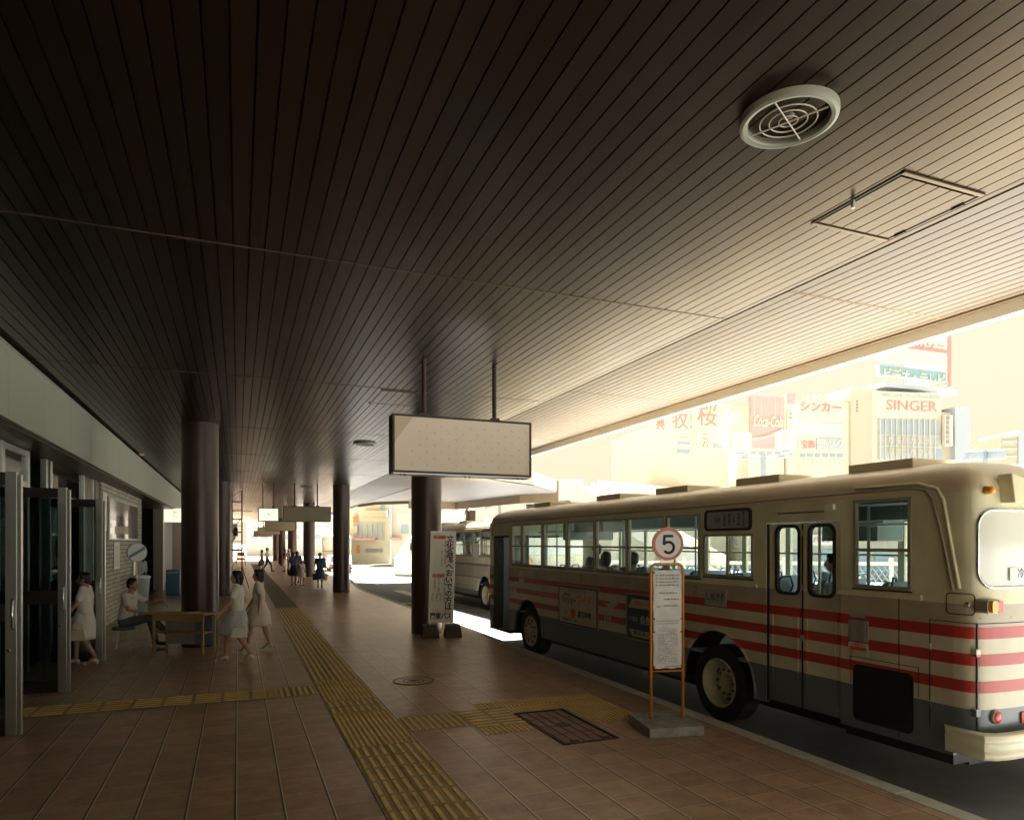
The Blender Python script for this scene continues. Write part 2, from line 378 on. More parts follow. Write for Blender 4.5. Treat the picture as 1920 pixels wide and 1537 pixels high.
    h2 = M('ADD', h, M('MULTIPLY', wn.outputs['Value'], 0.12))
    bp = n.new('ShaderNodeBump'); bp.inputs['Strength'].default_value = 0.35; bp.inputs['Distance'].default_value = 0.005
    l.new(h2, bp.inputs['Height']); l.new(bp.outputs[0], p.inputs['Normal'])
tile_mat()

# painted bus body: bands by height on the body itself
def bus_paint(name, bands, rough=0.30):
    m = bpy.data.materials.new(name); m.use_nodes = True; MATS[name] = m
    n = m.node_tree.nodes; l = m.node_tree.links; p = n['Principled BSDF']; p.inputs['Roughness'].default_value = rough
    tc = n.new('ShaderNodeTexCoord'); sp = n.new('ShaderNodeSeparateXYZ'); l.new(tc.outputs['Object'], sp.inputs[0])
    dv = n.new('ShaderNodeMath'); dv.operation = 'DIVIDE'; dv.inputs[1].default_value = 3.2; l.new(sp.outputs['Z'], dv.inputs[0])
    rp = n.new('ShaderNodeValToRGB'); rp.color_ramp.interpolation = 'CONSTANT'; l.new(dv.outputs[0], rp.inputs[0])
    el = rp.color_ramp.elements
    el[0].position = 0; el[0].color = (*bands[0][1], 1)
    for i, (z, c) in enumerate(bands[1:]):
        e = el[1] if i == 0 else el.new(z / 3.2)
        e.position = z / 3.2; e.color = (*c, 1)
    nz = n.new('ShaderNodeTexNoise'); nz.inputs['Scale'].default_value = 2.5; nz.inputs['Detail'].default_value = 7; l.new(tc.outputs['Object'], nz.inputs['Vector'])
    mr = n.new('ShaderNodeMapRange'); mr.inputs['From Min'].default_value = 0.3; mr.inputs['From Max'].default_value = 0.7
    mr.inputs['To Min'].default_value = 0.86; mr.inputs['To Max'].default_value = 1.08; l.new(nz.outputs['Fac'], mr.inputs['Value'])
    vm = n.new('ShaderNodeVectorMath'); vm.operation = 'SCALE'; l.new(rp.outputs[0], vm.inputs[0]); l.new(mr.outputs[0], vm.inputs['Scale'])
    l.new(vm.outputs[0], p.inputs['Base Color'])
    n3 = n.new('ShaderNodeTexNoise'); n3.inputs['Scale'].default_value = 3.2; n3.inputs['Detail'].default_value = 2; l.new(tc.outputs['Object'], n3.inputs['Vector'])
    bp = n.new('ShaderNodeBump'); bp.inputs['Strength'].default_value = 0.12; bp.inputs['Distance'].default_value = 0.02
    l.new(n3.outputs['Fac'], bp.inputs['Height']); l.new(bp.outputs[0], p.inputs['Normal'])
    p.inputs['Coat Weight'].default_value = 0.25; p.inputs['Coat Roughness'].default_value = 0.12
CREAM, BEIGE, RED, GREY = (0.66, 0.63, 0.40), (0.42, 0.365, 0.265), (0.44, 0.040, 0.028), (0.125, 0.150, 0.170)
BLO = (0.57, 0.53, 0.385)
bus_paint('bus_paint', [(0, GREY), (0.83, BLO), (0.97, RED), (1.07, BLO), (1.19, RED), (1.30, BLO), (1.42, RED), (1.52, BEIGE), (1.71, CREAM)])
PUR = (0.20, 0.12, 0.14)
bus_paint('bus_paint_other', [(0, GREY), (0.6, BLO), (1.02, PUR), (1.06, BEIGE), (1.45, PUR), (1.52, BLO), (1.71, CREAM)])

# ================================================================== SETTING
CEIL = 4.42
ROAD = -0.18
# road: one sheet to the horizon
MB().grid([[(-400, -300, ROAD), (600, -300, ROAD)], [(-400, 900, ROAD), (600, 900, ROAD)]]).build('road', 'asphalt'); tag(bpy.data.objects['road'], kind='structure')
# pavement of the concourse
pv = MB().slab([(-12, -14), (4.97, -14), (4.97, 31), (6.2, 44), (6.2, 110), (-12, 110)], [], lambda a, b, c: (a, b, c), ROAD + 0.005, 0.0).build('pavement', 'terracotta_tiles'); tag(pv, kind='structure')
kb = MB()
y = -14.0
while y < 31:
    kb.box((4.975, y, ROAD + 0.005), (5.16, y + 0.994, 0.004)); y += 1.0
kerb = kb.build('kerb', 'kerb_stone', bevel=0.012); tag(kerb, kind='structure')
MB().slab([(4.975, 31.0), (5.16, 31.0), (6.39, 44), (6.39, 110), (6.205, 110), (6.205, 44)], [], lambda a, b, c: (a, b, c), ROAD + 0.005, 0.004).build('far_kerb', 'kerb_stone'); tag(bpy.data.objects['far_kerb'], kind='structure')
# painted road markings
z = ROAD + 0.004
rm = MB()
def strip(pts, zz=z): rm.bm.faces.new([rm.bm.verts.new((p[0], p[1], zz)) for p in pts])
for k in range(9):
    x0 = 6.7 + 1.05 * k; strip([(x0, 27.6), (x0 + 0.5, 27.6), (x0 + 0.5, 31.6), (x0, 31.6)])
strip([(5.6, 24.6), (16, 24.6), (16, 24.9), (5.6, 24.9)]); strip([(8.35, 14), (8.5, 14), (8.5, 24), (8.35, 24)])
strip([(8.35, -12), (8.5, -12), (8.5, 9), (8.35, 9)]); strip([(5.4, 17.2), (9.5, 17.2), (9.5, 17.35), (5.4, 17.35)])
strip([(6.8, 36), (6.95, 36), (9.5, 66), (9.35, 66)])
mk = rm.build('road_markings', 'road_paint'); tag(mk, kind='structure')

# tactile guide path (yellow plates, raised bars / dots)
tb = MB(); tp = MB(); tg = MB()
def plate(m_, x0, y0, x1, y1, zz=0.004): m_.bm.faces.new([m_.bm.verts.new(q) for q in ((x0, y0, zz), (x1, y0, zz), (x1, y1, zz), (x0, y1, zz))])
def stud(x, y, hx, hy, h=0.0055):
    v0 = [tp.bm.verts.new((x + a*hx, y + b*hy, 0.0045)) for a, b in ((-1,-1),(1,-1),(1,1),(-1,1))]
    v1 = [tp.bm.verts.new((x + a*(hx-.005), y + b*(hy-.005), 0.0045 + h)) for a, b in ((-1,-1),(1,-1),(1,1),(-1,1))]
    tp.bm.faces.new(v1)
    for k in range(4): tp.bm.faces.new((v0[k], v0[(k+1) % 4], v1[(k+1) % 4], v1[k]))
X0, BW = 1.033, 0.342
def section(y0, y1, mode):
    plate(tb, X0, y0, X0 + BW - .004, y1); plate(tb, X0 + BW + .004, y0, X0 + 2*BW, y1)
    for b in range(2):
        bx = X0 + b*BW
        if mode == 'bar':
            ny = max(1, round((y1 - y0) / 0.345)); st = (y1 - y0) / ny
            for j in range(ny):
                for i in range(4): stud(bx + 0.045 + i*0.084, y0 + (j+.5)*st, 0.021, st/2 - .022)
        elif mode == 'dot':
            ny = round((y1 - y0) / 0.058); st = (y1 - y0) / ny
            for j in range(ny):
                for i in range(6): stud(bx + 0.030 + i*0.0562, y0 + (j+.5)*st, 0.017, 0.021)
        else:
            for i in range(4): stud(bx + 0.045 + i*0.084, (y0+y1)/2, 0.022, (y1-y0)/2 - .002)
section(1.0, 6.90, 'bar'); section(6.905, 8.33, 'dot'); section(8.335, 9.02, 'bar'); section(9.025, 10.40, 'dot')
section(10.41, 17.95, 'line'); X0 = 1.10; section(17.96, 22.5, 'line')
X0 = 1.10; plate(tg, X0, 22.51, X0 + 2*BW, 70)
for k in range(2, 8): plate(tg, X0 - .3, 22.0, X0 - 0.01, 22.1)if 0 else None
for xa, xb, m0 in ((-2.62, 0.33, 1), (0.35, 0.99, 0)):           # branch to the station doors
    plate(tb, xa, 9.52, xb, 10.15)
    if m0:
        x = xa
        while x < xb - .1:
            for j in range(5): stud(x + .165, 9.60 + j*0.118, 0.155, 0.022)
            x += 0.3485
    else:
        for i in range(8): stud(xa + .04 + i*.08, 9.835, .02, .28)
plate(tb, 1.735, 7.25, 2.44, 7.93); plate(tb, 2.45, 7.14, 3.05, 7.93)
for i in range(9): stud(1.775 + i*.077, 7.59, .018, .30)
for b in range(2):
    for j in range(6): stud(2.60 + b*.32, 7.20 + j*.125, .14, .024)
def dots(x0, y0, x1, y1):
    plate(tb, x0, y0, x1, y1)
    nx, ny = round((x1-x0)/.058), round((y1-y0)/.058)
    for i in range(nx):
        for j in range(ny): stud(x0 + (i+.5)*(x1-x0)/nx, y0 + (j+.5)*(y1-y0)/ny, .018, .018)
dots(2.45, 6.84, 3.04, 7.13); dots(2.75, 7.94, 4.42, 8.22); dots(3.08, 7.62, 3.75, 7.93); dots(3.76, 6.84, 4.42, 7.93)
o = tb.build('tactile_plates', 'tactile_base'); tag(o, kind='structure')
o = tp.build('tactile_studs', 'tactile_yellow'); tag(o, kind='structure')
o = tg.build('worn_tactile_path', 'tactile_grey'); tag(o, kind='structure')

# manhole and tiled access hatch in the pavement
t = empty('manhole_cover', (2.42, 9.95, 0.0), 0, 'round tile-filled manhole cover left of the empty signboard column', 'manhole')
MB().lathe([(0.305, 0.001), (0.305, 0.006), (0.285, 0.008), (0.285, 0.002)]).build('rim', 'iron', t)
MB().lathe([(0.283, 0.001), (0.283, 0.005)]).build('lid', 'terracotta_tiles', t)
m_ = MB(); m_.lathe([(0.16, 0.0055), (0.16, 0.008), (0.148, 0.008), (0.148, 0.0055)], caps=(False, False)); m_.lathe([(0.05, 0.0055), (0.04, 0.010)])
for a in range(0, 360, 45): m_.box((0.07*math.cos(R_(a))-.01, 0.07*math.sin(R_(a))-.01, .0055), (0.07*math.cos(R_(a))+.01, 0.07*math.sin(R_(a))+.01, .009))
m_.build('boss', 'iron', t)
t = empty('access_hatch', (3.385, 6.90, 0.0), 0, 'rectangular iron framed access hatch filled with narrow tiles beside the yellow dot tiles', 'hatch')
m_ = MB(); hw, hl = .325, .68
m_.slab([(-hw, -hl), (hw, -hl), (hw, hl), (-hw, hl)], [[(-hw+.03, -hl+.03), (hw-.03, -hl+.03), (hw-.03, hl-.03), (-hw+.03, hl-.03)]], lambda a, b, c: (a, b, c), .001, .010)
m_.build('frame', 'iron', t)
m_ = MB()
for i in range(5):
    x0 = -hw + .045 + i*.113
    for j in range(4): m_.box((x0, -hl + .045 + j*.318, .001), (x0 + .098, -hl + .35 + j*.318, .008))
m_.build('tile_strips', mat('hatch_tile', (0.24, 0.13, 0.09), rough=0.5, var=.25, vscale=7), t)
m_ = MB(); m_.lathe([(0.085, 0.0085), (0.08, 0.011)], seg=20)
for a in (-.16, .2): m_.box((a - .05, -hl + .05, .0085), (a + .05, -hl + .1, .011))
m_.build('boss', 'iron', t); m_ = MB().box((-hw+.03, -hl+.03, .0008), (hw-.03, hl-.03, .002)).build('backing', 'black', t)

# ceiling: real slats with open joints, cross rails every 4.6 m
PITCH = 0.1195
sl = MB(); sp_ = MB(); y0s, y1s = -5.5, 84.0
x = -2.42
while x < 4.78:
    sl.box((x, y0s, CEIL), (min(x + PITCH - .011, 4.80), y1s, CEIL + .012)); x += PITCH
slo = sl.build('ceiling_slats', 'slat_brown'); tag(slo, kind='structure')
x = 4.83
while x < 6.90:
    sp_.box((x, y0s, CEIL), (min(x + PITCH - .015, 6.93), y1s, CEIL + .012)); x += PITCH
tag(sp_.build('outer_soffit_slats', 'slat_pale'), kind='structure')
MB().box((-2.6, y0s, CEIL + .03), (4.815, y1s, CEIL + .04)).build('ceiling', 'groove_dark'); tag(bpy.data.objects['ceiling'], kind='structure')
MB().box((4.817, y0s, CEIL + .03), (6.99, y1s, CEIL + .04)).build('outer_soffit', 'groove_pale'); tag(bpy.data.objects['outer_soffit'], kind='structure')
# wing of the canopy that swings out over the road
WING = [(7.0, 21.0), (7.9, 23.4), (9.6, 24.9), (11.5, 26.2), (14.2, 29.6), (13.0, 31.3), (11.9, 38.6), (9.1, 38.2), (7.5, 40.0), (7.0, 43.0)]
MB().slab(WING, [], lambda a, b, c: (a, b, c), CEIL + .002, CEIL + .03).build('canopy_wing', 'slat_pale'); tag(bpy.data.objects['canopy_wing'], kind='structure')
m_ = MB(); WF = [(14.25, 29.55), (13.0, 31.35), (11.95, 38.7), (9.05, 38.3), (7.45, 40.1), (6.97, 43.2)]
for (a, b) in zip(WF[:-1], WF[1:]):
    d = (Vector((*b, 0)) - Vector((*a, 0))).normalized(); nn = Vector((-d.y, d.x, 0)) * -.08
    q = [Vector((*a, 0)), Vector((*b, 0)), Vector((*b, 0)) + nn, Vector((*a, 0)) + nn]
    hb = CEIL - (.42 if a[0] > 9.2 else .16)
    vv = [m_.bm.verts.new((p.x, p.y, hb)) for p in q] + [m_.bm.verts.new((p.x, p.y, CEIL + .6)) for p in q]
    for f in ((0,1,2,3), (4,5,6,7), (0,1,5,4), (1,2,6,5), (2,3,7,6), (3,0,4,7)): m_.bm.faces.new([vv[i] for i in f])
tag(m_.build('wing_fascia', 'concrete_tan'), kind='structure')
MB().box((-8, y0s - 2, CEIL + .06), (6.98, y1s, CEIL + .62)).slab(WING, [], lambda a, b, c: (a, b, c), CEIL + .06, CEIL + .6).build('canopy_roof', 'wall_pale'); tag(bpy.data.objects['canopy_roof'], kind='structure')
# lip of the canopy
MB().box((6.935, y0s, CEIL - .02), (6.99, 43.1, CEIL + .06)).box((6.94, 43.1, CEIL - .02), (6.99, y1s, CEIL + .06)).build('soffit_edge_strip', mat('edge_tan', (0.20, 0.155, 0.11), rough=.5)); tag(bpy.data.objects['soffit_edge_strip'], kind='structure')
MB().box((6.992, y0s, CEIL - .14), (7.10, 21.0, CEIL + .75)).box((6.992, 43.3, CEIL - .14), (7.10, y1s, CEIL + .75)).build('canopy_lip', 'fascia_white'); tag(bpy.data.objects['canopy_lip'], kind='structure')
rl = MB(); k = -3
for k in range(-4, 18):
    yy = 5.885 + 4.59 * k
    if yy < y0s: continue
    rl.box((-2.42, yy - .012, CEIL - .004), (4.80, yy + .012, CEIL - .0005))
tag(rl.build('ceiling_cross_rails', 'tee_bar'), kind='structure')
rl = MB()
for k in range(-4, 18):
    yy = 5.005 + 4.59 * k
    if yy < y0s: continue
    rl.box((4.83, yy - .008, CEIL - .004), (6.92, yy + .008, CEIL - .0005))
tag(rl.build('soffit_cross_rails', 'concrete_tan'), kind='structure')

# ceiling hatch
t = empty('ceiling_hatch', (4.33, 3.49, CEIL), 0, 'square hinged hatch in the slatted ceiling near the round lamp', 'hatch')
m_ = MB(); a = .385
for q_ in (-a, a-.028): MB().box((-a, q_, -.012), (a, q_+.028, -.002)).build('rail', 'tee_bar', t)
for q_ in (-a, a-.014): MB().box((q_, -a+.03, -.007), (q_+.014, a-.03, -.002)).build('gap', 'black', t)
m_ = MB()
for i in range(6): m_.box((-a+.03+i*.119, -a+.05, -.009), (-a+.03+i*.119+.107, a-.05, -.003))
m_.build('slat_panel', 'slat_brown', t)
MB().box((-a-.006, -.0, -.04), (-a+.010, .022, -.004)).tube([(-a, .01, -.06), (-a, .01, -.03)], .012).build('latch', 'steel_light', t)
for yy in (-.25, .2): MB().box((a-.03, yy, -.02), (a-.012, yy+.09, -.010)).build('hinge', 'black', t)
t = empty('ceiling_hatch', (2.45, 11.1, CEIL), 0, 'second hatch in the slatted ceiling, behind the hanger rods of the near signboard', 'hatch')
for q_ in (-.55, .53): MB().box((-.40, q_, -.010), (.40, q_+.02, -.002)).build('rail', 'tee_bar', t)
m_ = MB()
for i in range(6): m_.box((-.36+i*.119, -.5, -.009), (-.36+i*.119+.107, .5, -.003))
m_.build('slat_panel', 'slat_brown', t)

# round ceiling lamps
def ceiling_lamp():
    t = empty('ceiling_lamp', (0, 0, 0))
    m_ = MB(); m_.lathe([(.216, -.030), (.220, -.038), (.240, -.043), (.258, -.036), (.262, -.02), (.262, -.001), (.216, -.001), (.216, -.030)], seg=56, caps=(False, False))
    m_.build('rim', 'lamp_rim', t, smooth='angle')
    MB().lathe([(.215, -.016), (.21, .05), (.12, .10), (.05, .11)], seg=40, caps=(False, True)).build('reflector', 'lamp_inside', t, smooth=True)
    MB().lathe([(.035, .09), (.04, .05), (.035, .0), (.01, -.012)], seg=20).build('bulb', 'lamp_inside', t, smooth=True)
    g = MB()
    for r in (.05, .10, .15): g.tube([(r*math.cos(a), r*math.sin(a), -.030) for a in [2*math.pi*k/28 for k in range(28)]], .0035, 6, closed=True)
    for a in (0.5, 0.5 + math.pi/2): g.tube([(-.21*math.cos(a), -.21*math.sin(a), -.034), (.21*math.cos(a), .21*math.sin(a), -.034)], .004, 6)
    g.build('wire_guard', 'wire', t)
    return t
lamp = ceiling_lamp()
lamp_spots = [(2.84, 2.95, 'large round recessed lamp with wire guard, nearest in the slatted ceiling'), (2.80, 16.4, 'round recessed ceiling lamp just left of the near hanging signboard'), (2.7, 29.9, 'small far round ceiling lamp above the clock and second signboard')]
for i, (lx, ly, lb) in enumerate(lamp_spots):
    o = lamp if i == 0 else copy_tree(lamp)
    o.location = (lx, ly, CEIL); tag(o, lb, 'ceiling lamp', 'round lamps in the slatted ceiling')

# columns
def column_thing():
    t = empty('column', (0, 0, 0))
    MB().lathe([(.345, 0.001), (.345, 3.06)], seg=64).lathe([(.345, 3.075), (.345, CEIL - .01)], seg=64).build('shaft', 'column_brown', t, smooth='angle')
    MB().lathe([(.338, 3.058), (.338, 3.077)], seg=64).build('joint', 'band_dark', t)
    MB().lathe([(.352, CEIL - .035), (.352, CEIL - .003)], seg=64).build('collar', 'column_brown', t, smooth='angle')
    return t
c0 = column_thing()
cols_ = [(4.0, 15.2, 'brown round column behind the leaflet stand, nearest of the kerb side row'), (4.0, 29.05, 'brown round column beyond the leaflet stand, second along the kerb'),
         (4.0, 42.9, 'dark brown column behind the second hanging signboard'), (4.0, 56.7, 'far sunlit brown column behind the woman in brown'),
         (4.0, 70.5, 'small far brown column beyond the couple'), (4.0, 82.0, 'farthest thin brown column beside the couple'),
         (-.70, 15.0, 'large dark brown round column behind the desk'), (-.58, 28.7, 'narrow brown column just right of the large dark one'), (-.6, 42.6, 'third brown column of the left row, behind the scaffold')]
for i, (x, y, lb) in enumerate(cols_):
    o = c0 if i == 0 else copy_tree(c0); o.location = (x, y, 0); tag(o, lb, 'column', 'brown round columns of the concourse')

# ---- station building front on the left
t = empty('fascia_wall', (-2.53, 0, 0), 0, 'pale grey panelled fascia band above the station doors', 'fascia')
m_ = MB(); y = -5.0
while y < 36.5:
    m_.box((-.07, y, 3.52), (0, y + 1.632, CEIL - .035)); y += 1.64
m_.build('panel', 'fascia_panel', t)
MB().box((-.09, -5.3, 3.53), (-.06, 36.5, CEIL - .03)).build('joint_backing', 'band_dark', t)
MB().box((-.08, -5.3, CEIL - .033), (.012, 36.5, CEIL - .015)).build('trim', 'steel_light', t)
MB().box((-1.2, -5.3, 3.50), (-.092, 36.5, 3.53)).build('soffit', 'bronze_panel', t)
t = empty('station_building', (-3.1, 0, 0), 0, 'dark station entrance with glass doors behind the fascia', 'building')
MB().box((-6.5, -5.6, 0.0), (-6.3, 40, CEIL + .4)).box((-6.3, -5.6, 3.6), (0.3, 36.6, 3.9)).box((-6.3, -5.6, 0), (0.5, -5.3, 3.59)).box((-6.3, 16.9, 0), (-.1, 17.0, 3.6)).box((-6.3, 33, 0), (-.1, 33.2, 3.6)).build('inner_wall', 'dark_room', t)  # near-black walls: darkness of the unlit room is put into the colour
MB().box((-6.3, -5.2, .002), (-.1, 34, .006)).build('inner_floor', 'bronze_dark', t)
for yy, w_ in ((7.2, .11), (9.35, .11), (11.55, .11), (12.80, .11), (13.90, .13), (14.20, .13), (16.98, .12), (17.95, .2)):
    MB().box((-.05, yy, 0.01), (.04, yy + w_, 3.49)).build('mullion', 'steel', t, bevel=.005)
for a_, b_, z0, z1 in ((7.311, 9.349, 2.86, 2.98), (11.661, 12.799, 2.92, 3.0), (11.661, 12.799, 3.40, 3.485)): MB().box((-.045, a_, z0), (.03, b_, z1)).build('window_rail', 'steel', t)
MB().box((-.06, 17.105, .01), (.02, 17.945, 3.49)).box((-.06, 18.155, .01), (.06, 18.62, 3.49)).build('pier_cladding', 'bronze_panel', t)
MB().box((-.05, 4, 2.84), (.035, 7.19, 2.98)).box((-.05, 9.47, 2.84), (.035, 11.54, 2.98)).box((-.05, 12.92, 2.84), (.035, 13.89, 2.94)).box((-.05, 14.34, 2.84), (.035, 16.97, 2.94)).build('transom', 'bronze_dark', t)
for a, b in ((7.32, 9.34), (9.47, 11.54), (11.67, 12.79), (14.34, 16.97)):
    MB().box((-.012, a, 2.985), (-.004, b, 3.49)).build('pane', 'glass_door', t)
MB().box((-.012, 14.34, 0.1), (-.004, 16.97, 2.84)).build('pane', 'glass_door', t)
for i, (fx, fy) in enumerate(((-3.0, 10.0), (-3.0, 14.0))):
    MB().box((fx - .6, fy, 3.3), (fx + .6, fy + .12, 3.36)).build('ceiling_light_strip', mat('tube_light%d' % i, (.8, .9, .8), emit=((.75, 1.0, .82), .3)), t)

def swing_door(y, lb):
    t = empty('glass_door', (-3.02, y, 0), R_(-4), lb, 'door', 'glass swing doors standing open')
    W = .86; m_ = MB()
    m_.box((0, -.03, .02), (.09, .03, 2.80)); m_.box((W-.105, -.032, .02), (W, .032, 2.80)); m_.box((W+.004, -.022, .02), (W+.040, .022, 2.77))
    m_.build('frame', 'steel', t, bevel=.004)
    for z0, z1 in ((2.66, 2.79), (.02, .17), (1.22, 1.40)): MB().box((.09, -.027, z0), (W-.105, .027, z1)).build('rail', 'bronze_dark', t)
    MB().box((.09, -.005, .17), (W-.105, .005, 1.22)).build('pane', 'glass_door', t); MB().box((.09, -.005, 1.40), (W-.105, .005, 2.66)).build('pane', 'glass_door', t)
    m_ = MB()
    for s in (-1, 1): m_.tube([(W-.03, s*.035, 1.14), (W-.03, s*.065, 1.16), (W-.03, s*.065, 1.44), (W-.03, s*.035, 1.46)], .012, 8)
    m_.build('handle', 'chrome', t, smooth=True)
    MB().tube([(W-.07, -.03, .92), (W-.07, -.06, .92)], .014).build('lock', 'chrome', t)
    return t
swing_door(8.72, 'open glass door with steel frame at the left picture edge, nearest to the viewer')
swing_door(10.98, 'open glass door with steel frame, middle of the three')
swing_door(13.62, 'open glass door with steel frame, farthest, beside the brick wall')

t = empty('brick_wall', (-3.0, 0, 0), 0, 'white painted brick wall with notice boards left of the dark passage', 'wall')
MB().box((-.35, 18.63, 0), (0, 25.75, 3.49)).build('brickwork', 'brick_white', t)
MB().box((-.30, 25.752, 0), (.012, 25.80, 3.49)).build('edge_trim', 'wall_pale', t)
t = empty('passage_wall', (-3.0, 0, 0), 0, 'dark passage and slatted panels beyond the brick wall', 'wall')
MB().box((-4.5, 25.81, 0), (-1.6, 32.7, 3.49)).build('recess', 'bronze_dark', t)  # solid dark block painted as the shade inside the passage
MB().box((-.35, 32.7, 0), (.02, 33.6, 3.49)).build('pier', 'wall_pale', t)
m_ = MB()
for k in range(10): m_.box((-.30, 33.7 + k*.42, .3), (-.02, 33.98 + k*.42, 3.2))
m_.build('shutter_slats', 'plate_grey', t); MB().box((-.5, 33.61, 0), (-.31, 38.6, 3.49)).build('backing', 'black', t)

# notice boards on the brick wall
t = empty('notice_board', (-2.97, 21.85, 0), 0, 'wide glazed notice board with two timetable panels on the brick wall', 'notice board')
MB().box((-.03, -2.55, 2.12), (.03, 2.55, 3.20)).build('frame', 'steel', t, bevel=.006)
for k, (a, b) in enumerate(((-2.50, -.04), (.04, 2.50))):
    p_ = MB().box((.031, a, 2.16), (.034, b, 3.15)).build('poster', 'poster_paper', t)
    text('時刻表', .2, 'ink', p_, (.036, (a+b)/2, 2.98), (90, 0, 90))
    m_ = MB()
    for r in range(14):
        for c in range(9):
            if random.random() < .8: m_.box((.0345, a + .2 + c*.24, 2.22 + r*.045), (.0352, a + .2 + c*.24 + random.uniform(.08, .2), 2.24 + r*.045))
    m_.build('print', 'ink_grey', p_)
    MB().box((.040, a, 2.16), (.043, b, 3.15)).build('pane', 'glass_clear', t)
t = empty('poster', (-2.985, 18.97, 0), 0, 'narrow poster with red panels left of the wide notice board', 'poster')
MB().box((0, -.28, 2.35), (.012, .24, 3.25)).build('sheet', 'paper_white', t)
MB().box((.013, -.2, 2.5), (.015, .1, 2.65)).box((.013, -.2, 2.95), (.015, .1, 3.05)).build('print', 'ink_red', t)
t = empty('poster', (-2.985, 20.7, 0), 0, 'tall plain white paper below the notice board', 'poster')
MB().box((0, -.45, 1.35), (.012, .45, 2.07)).build('sheet', 'paper_white', t)
m_ = MB()
for k in range(9): m_.box((.0125, -.35, 1.45 + k*.06), (.0132, random.uniform(.1, .34), 1.46 + k*.06))
m_.build('print', 'ink_grey', t)
t = empty('information_panel', (-2.97, 24.3, 0), 0, 'white upright panel on the brick wall behind the round stop sign', 'panel')
MB().box((0, -.75, .5), (.03, .1, 2.05)).build('board', 'steel_light', t); MB().box((0, .3, .6), (.02, .9, 1.5)).build('dark_plate', 'band_dark', t); MB().box((0, .3, 1.6), (.02, 1.0, 2.0)).build('dark_plate', 'band_dark', t)

# round bus stop flag near the wall
t = empty('stop_sign', tuple(at(257, 1035, 17)[:2]) + (0,), R_(28), 'round white stop sign with a slanted blue bar, by the brick wall', 'stop sign')
MB().lathe([(.235, -.012), (.235, .012)], c=(0, 0, 1.81), axis='y', seg=32).build('disc', 'disc_white', t)
MB().lathe([(.24, -.009), (.24, .009), (.225, .014), (.225, -.014), (.24, -.009)], c=(0, 0, 1.81), axis='y', seg=32, caps=(False, False)).build('rim', 'ink_blue', t)
m_ = MB().slab([(-.21, -.035), (.21, -.035), (.21, .035), (-.21, .035)], [], lambda a, b, c: (a*math.cos(.55) - b*math.sin(.55), c, 1.81 + a*math.sin(.55) + b*math.cos(.55)), -.016, -.013).build('bar', mat('blue_bar', (.08, .22, .5)), t)
MB().tube([(0, .03, .05), (0, .03, 1.62)], .022).build('pole', 'steel_light', t)
MB().lathe([(.21, 0.0), (.20, .08), (.05, .11)], c=(0, .03, 0)).build('base', 'concrete', t, smooth=True)
# pale blue bin behind him
t = empty('waste_bin', tuple(at(262, 1150, 19.5)[:2]) + (0,), 0, 'tall pale blue tapered bin behind the seated man', 'bin')
MB().lathe([(.19, 0.0), (.26, 1.02), (.27, 1.05)], seg=24).build('body', mat('pale_blue', (.35, .47, .50), rough=.5), t, smooth=True)
MB().lathe([(.28, 1.05), (.28, 1.09), (.2, 1.12)], seg=24).build('lid', 'paper_white', t, smooth='angle')

# lit box sign and blue collection box down the wall
t = empty('box_sign', (-2.98, 33.3, 0), 0, 'small lit square sign projecting from the wall beside the large column', 'sign')
b_ = MB().box((0, -.12, 2.95), (.66, .12, 3.55)).build('light_box', 'lit_box', t)
text('出', .17, 'ink_grey', b_, (.42, -.123, 3.38)); text('口', .17, 'ink_grey', b_, (.42, -.123, 3.14))
MB().box((-.02, -.03, 3.2), (.0, .03, 3.52)).build('bracket', 'steel', t)
t = empty('leaflet_box', (-2.37, 30.05, 0), 0, 'blue upright box standing against the large dark column', 'box')
MB().box((-.24, -.2, 0), (.24, .2, .98)).build('body', 'blue_box', t, bevel=.01)
b_ = MB().box((-.2, -.205, .84), (.2, -.2, .92)).build('label_strip', 'cloth_paleblue', t)

# smoke detector
t = empty('smoke_detector', (-2.36, 20.4, CEIL - .02), 0, 'tiny pinkish detector on the ceiling edge above the fascia', 'detector')
MB().lathe([(.07, 0.0), (.065, -.03), (.03, -.06)], seg=20).build('body', mat('pinkish', (.6, .35, .26)), t, smooth=True)

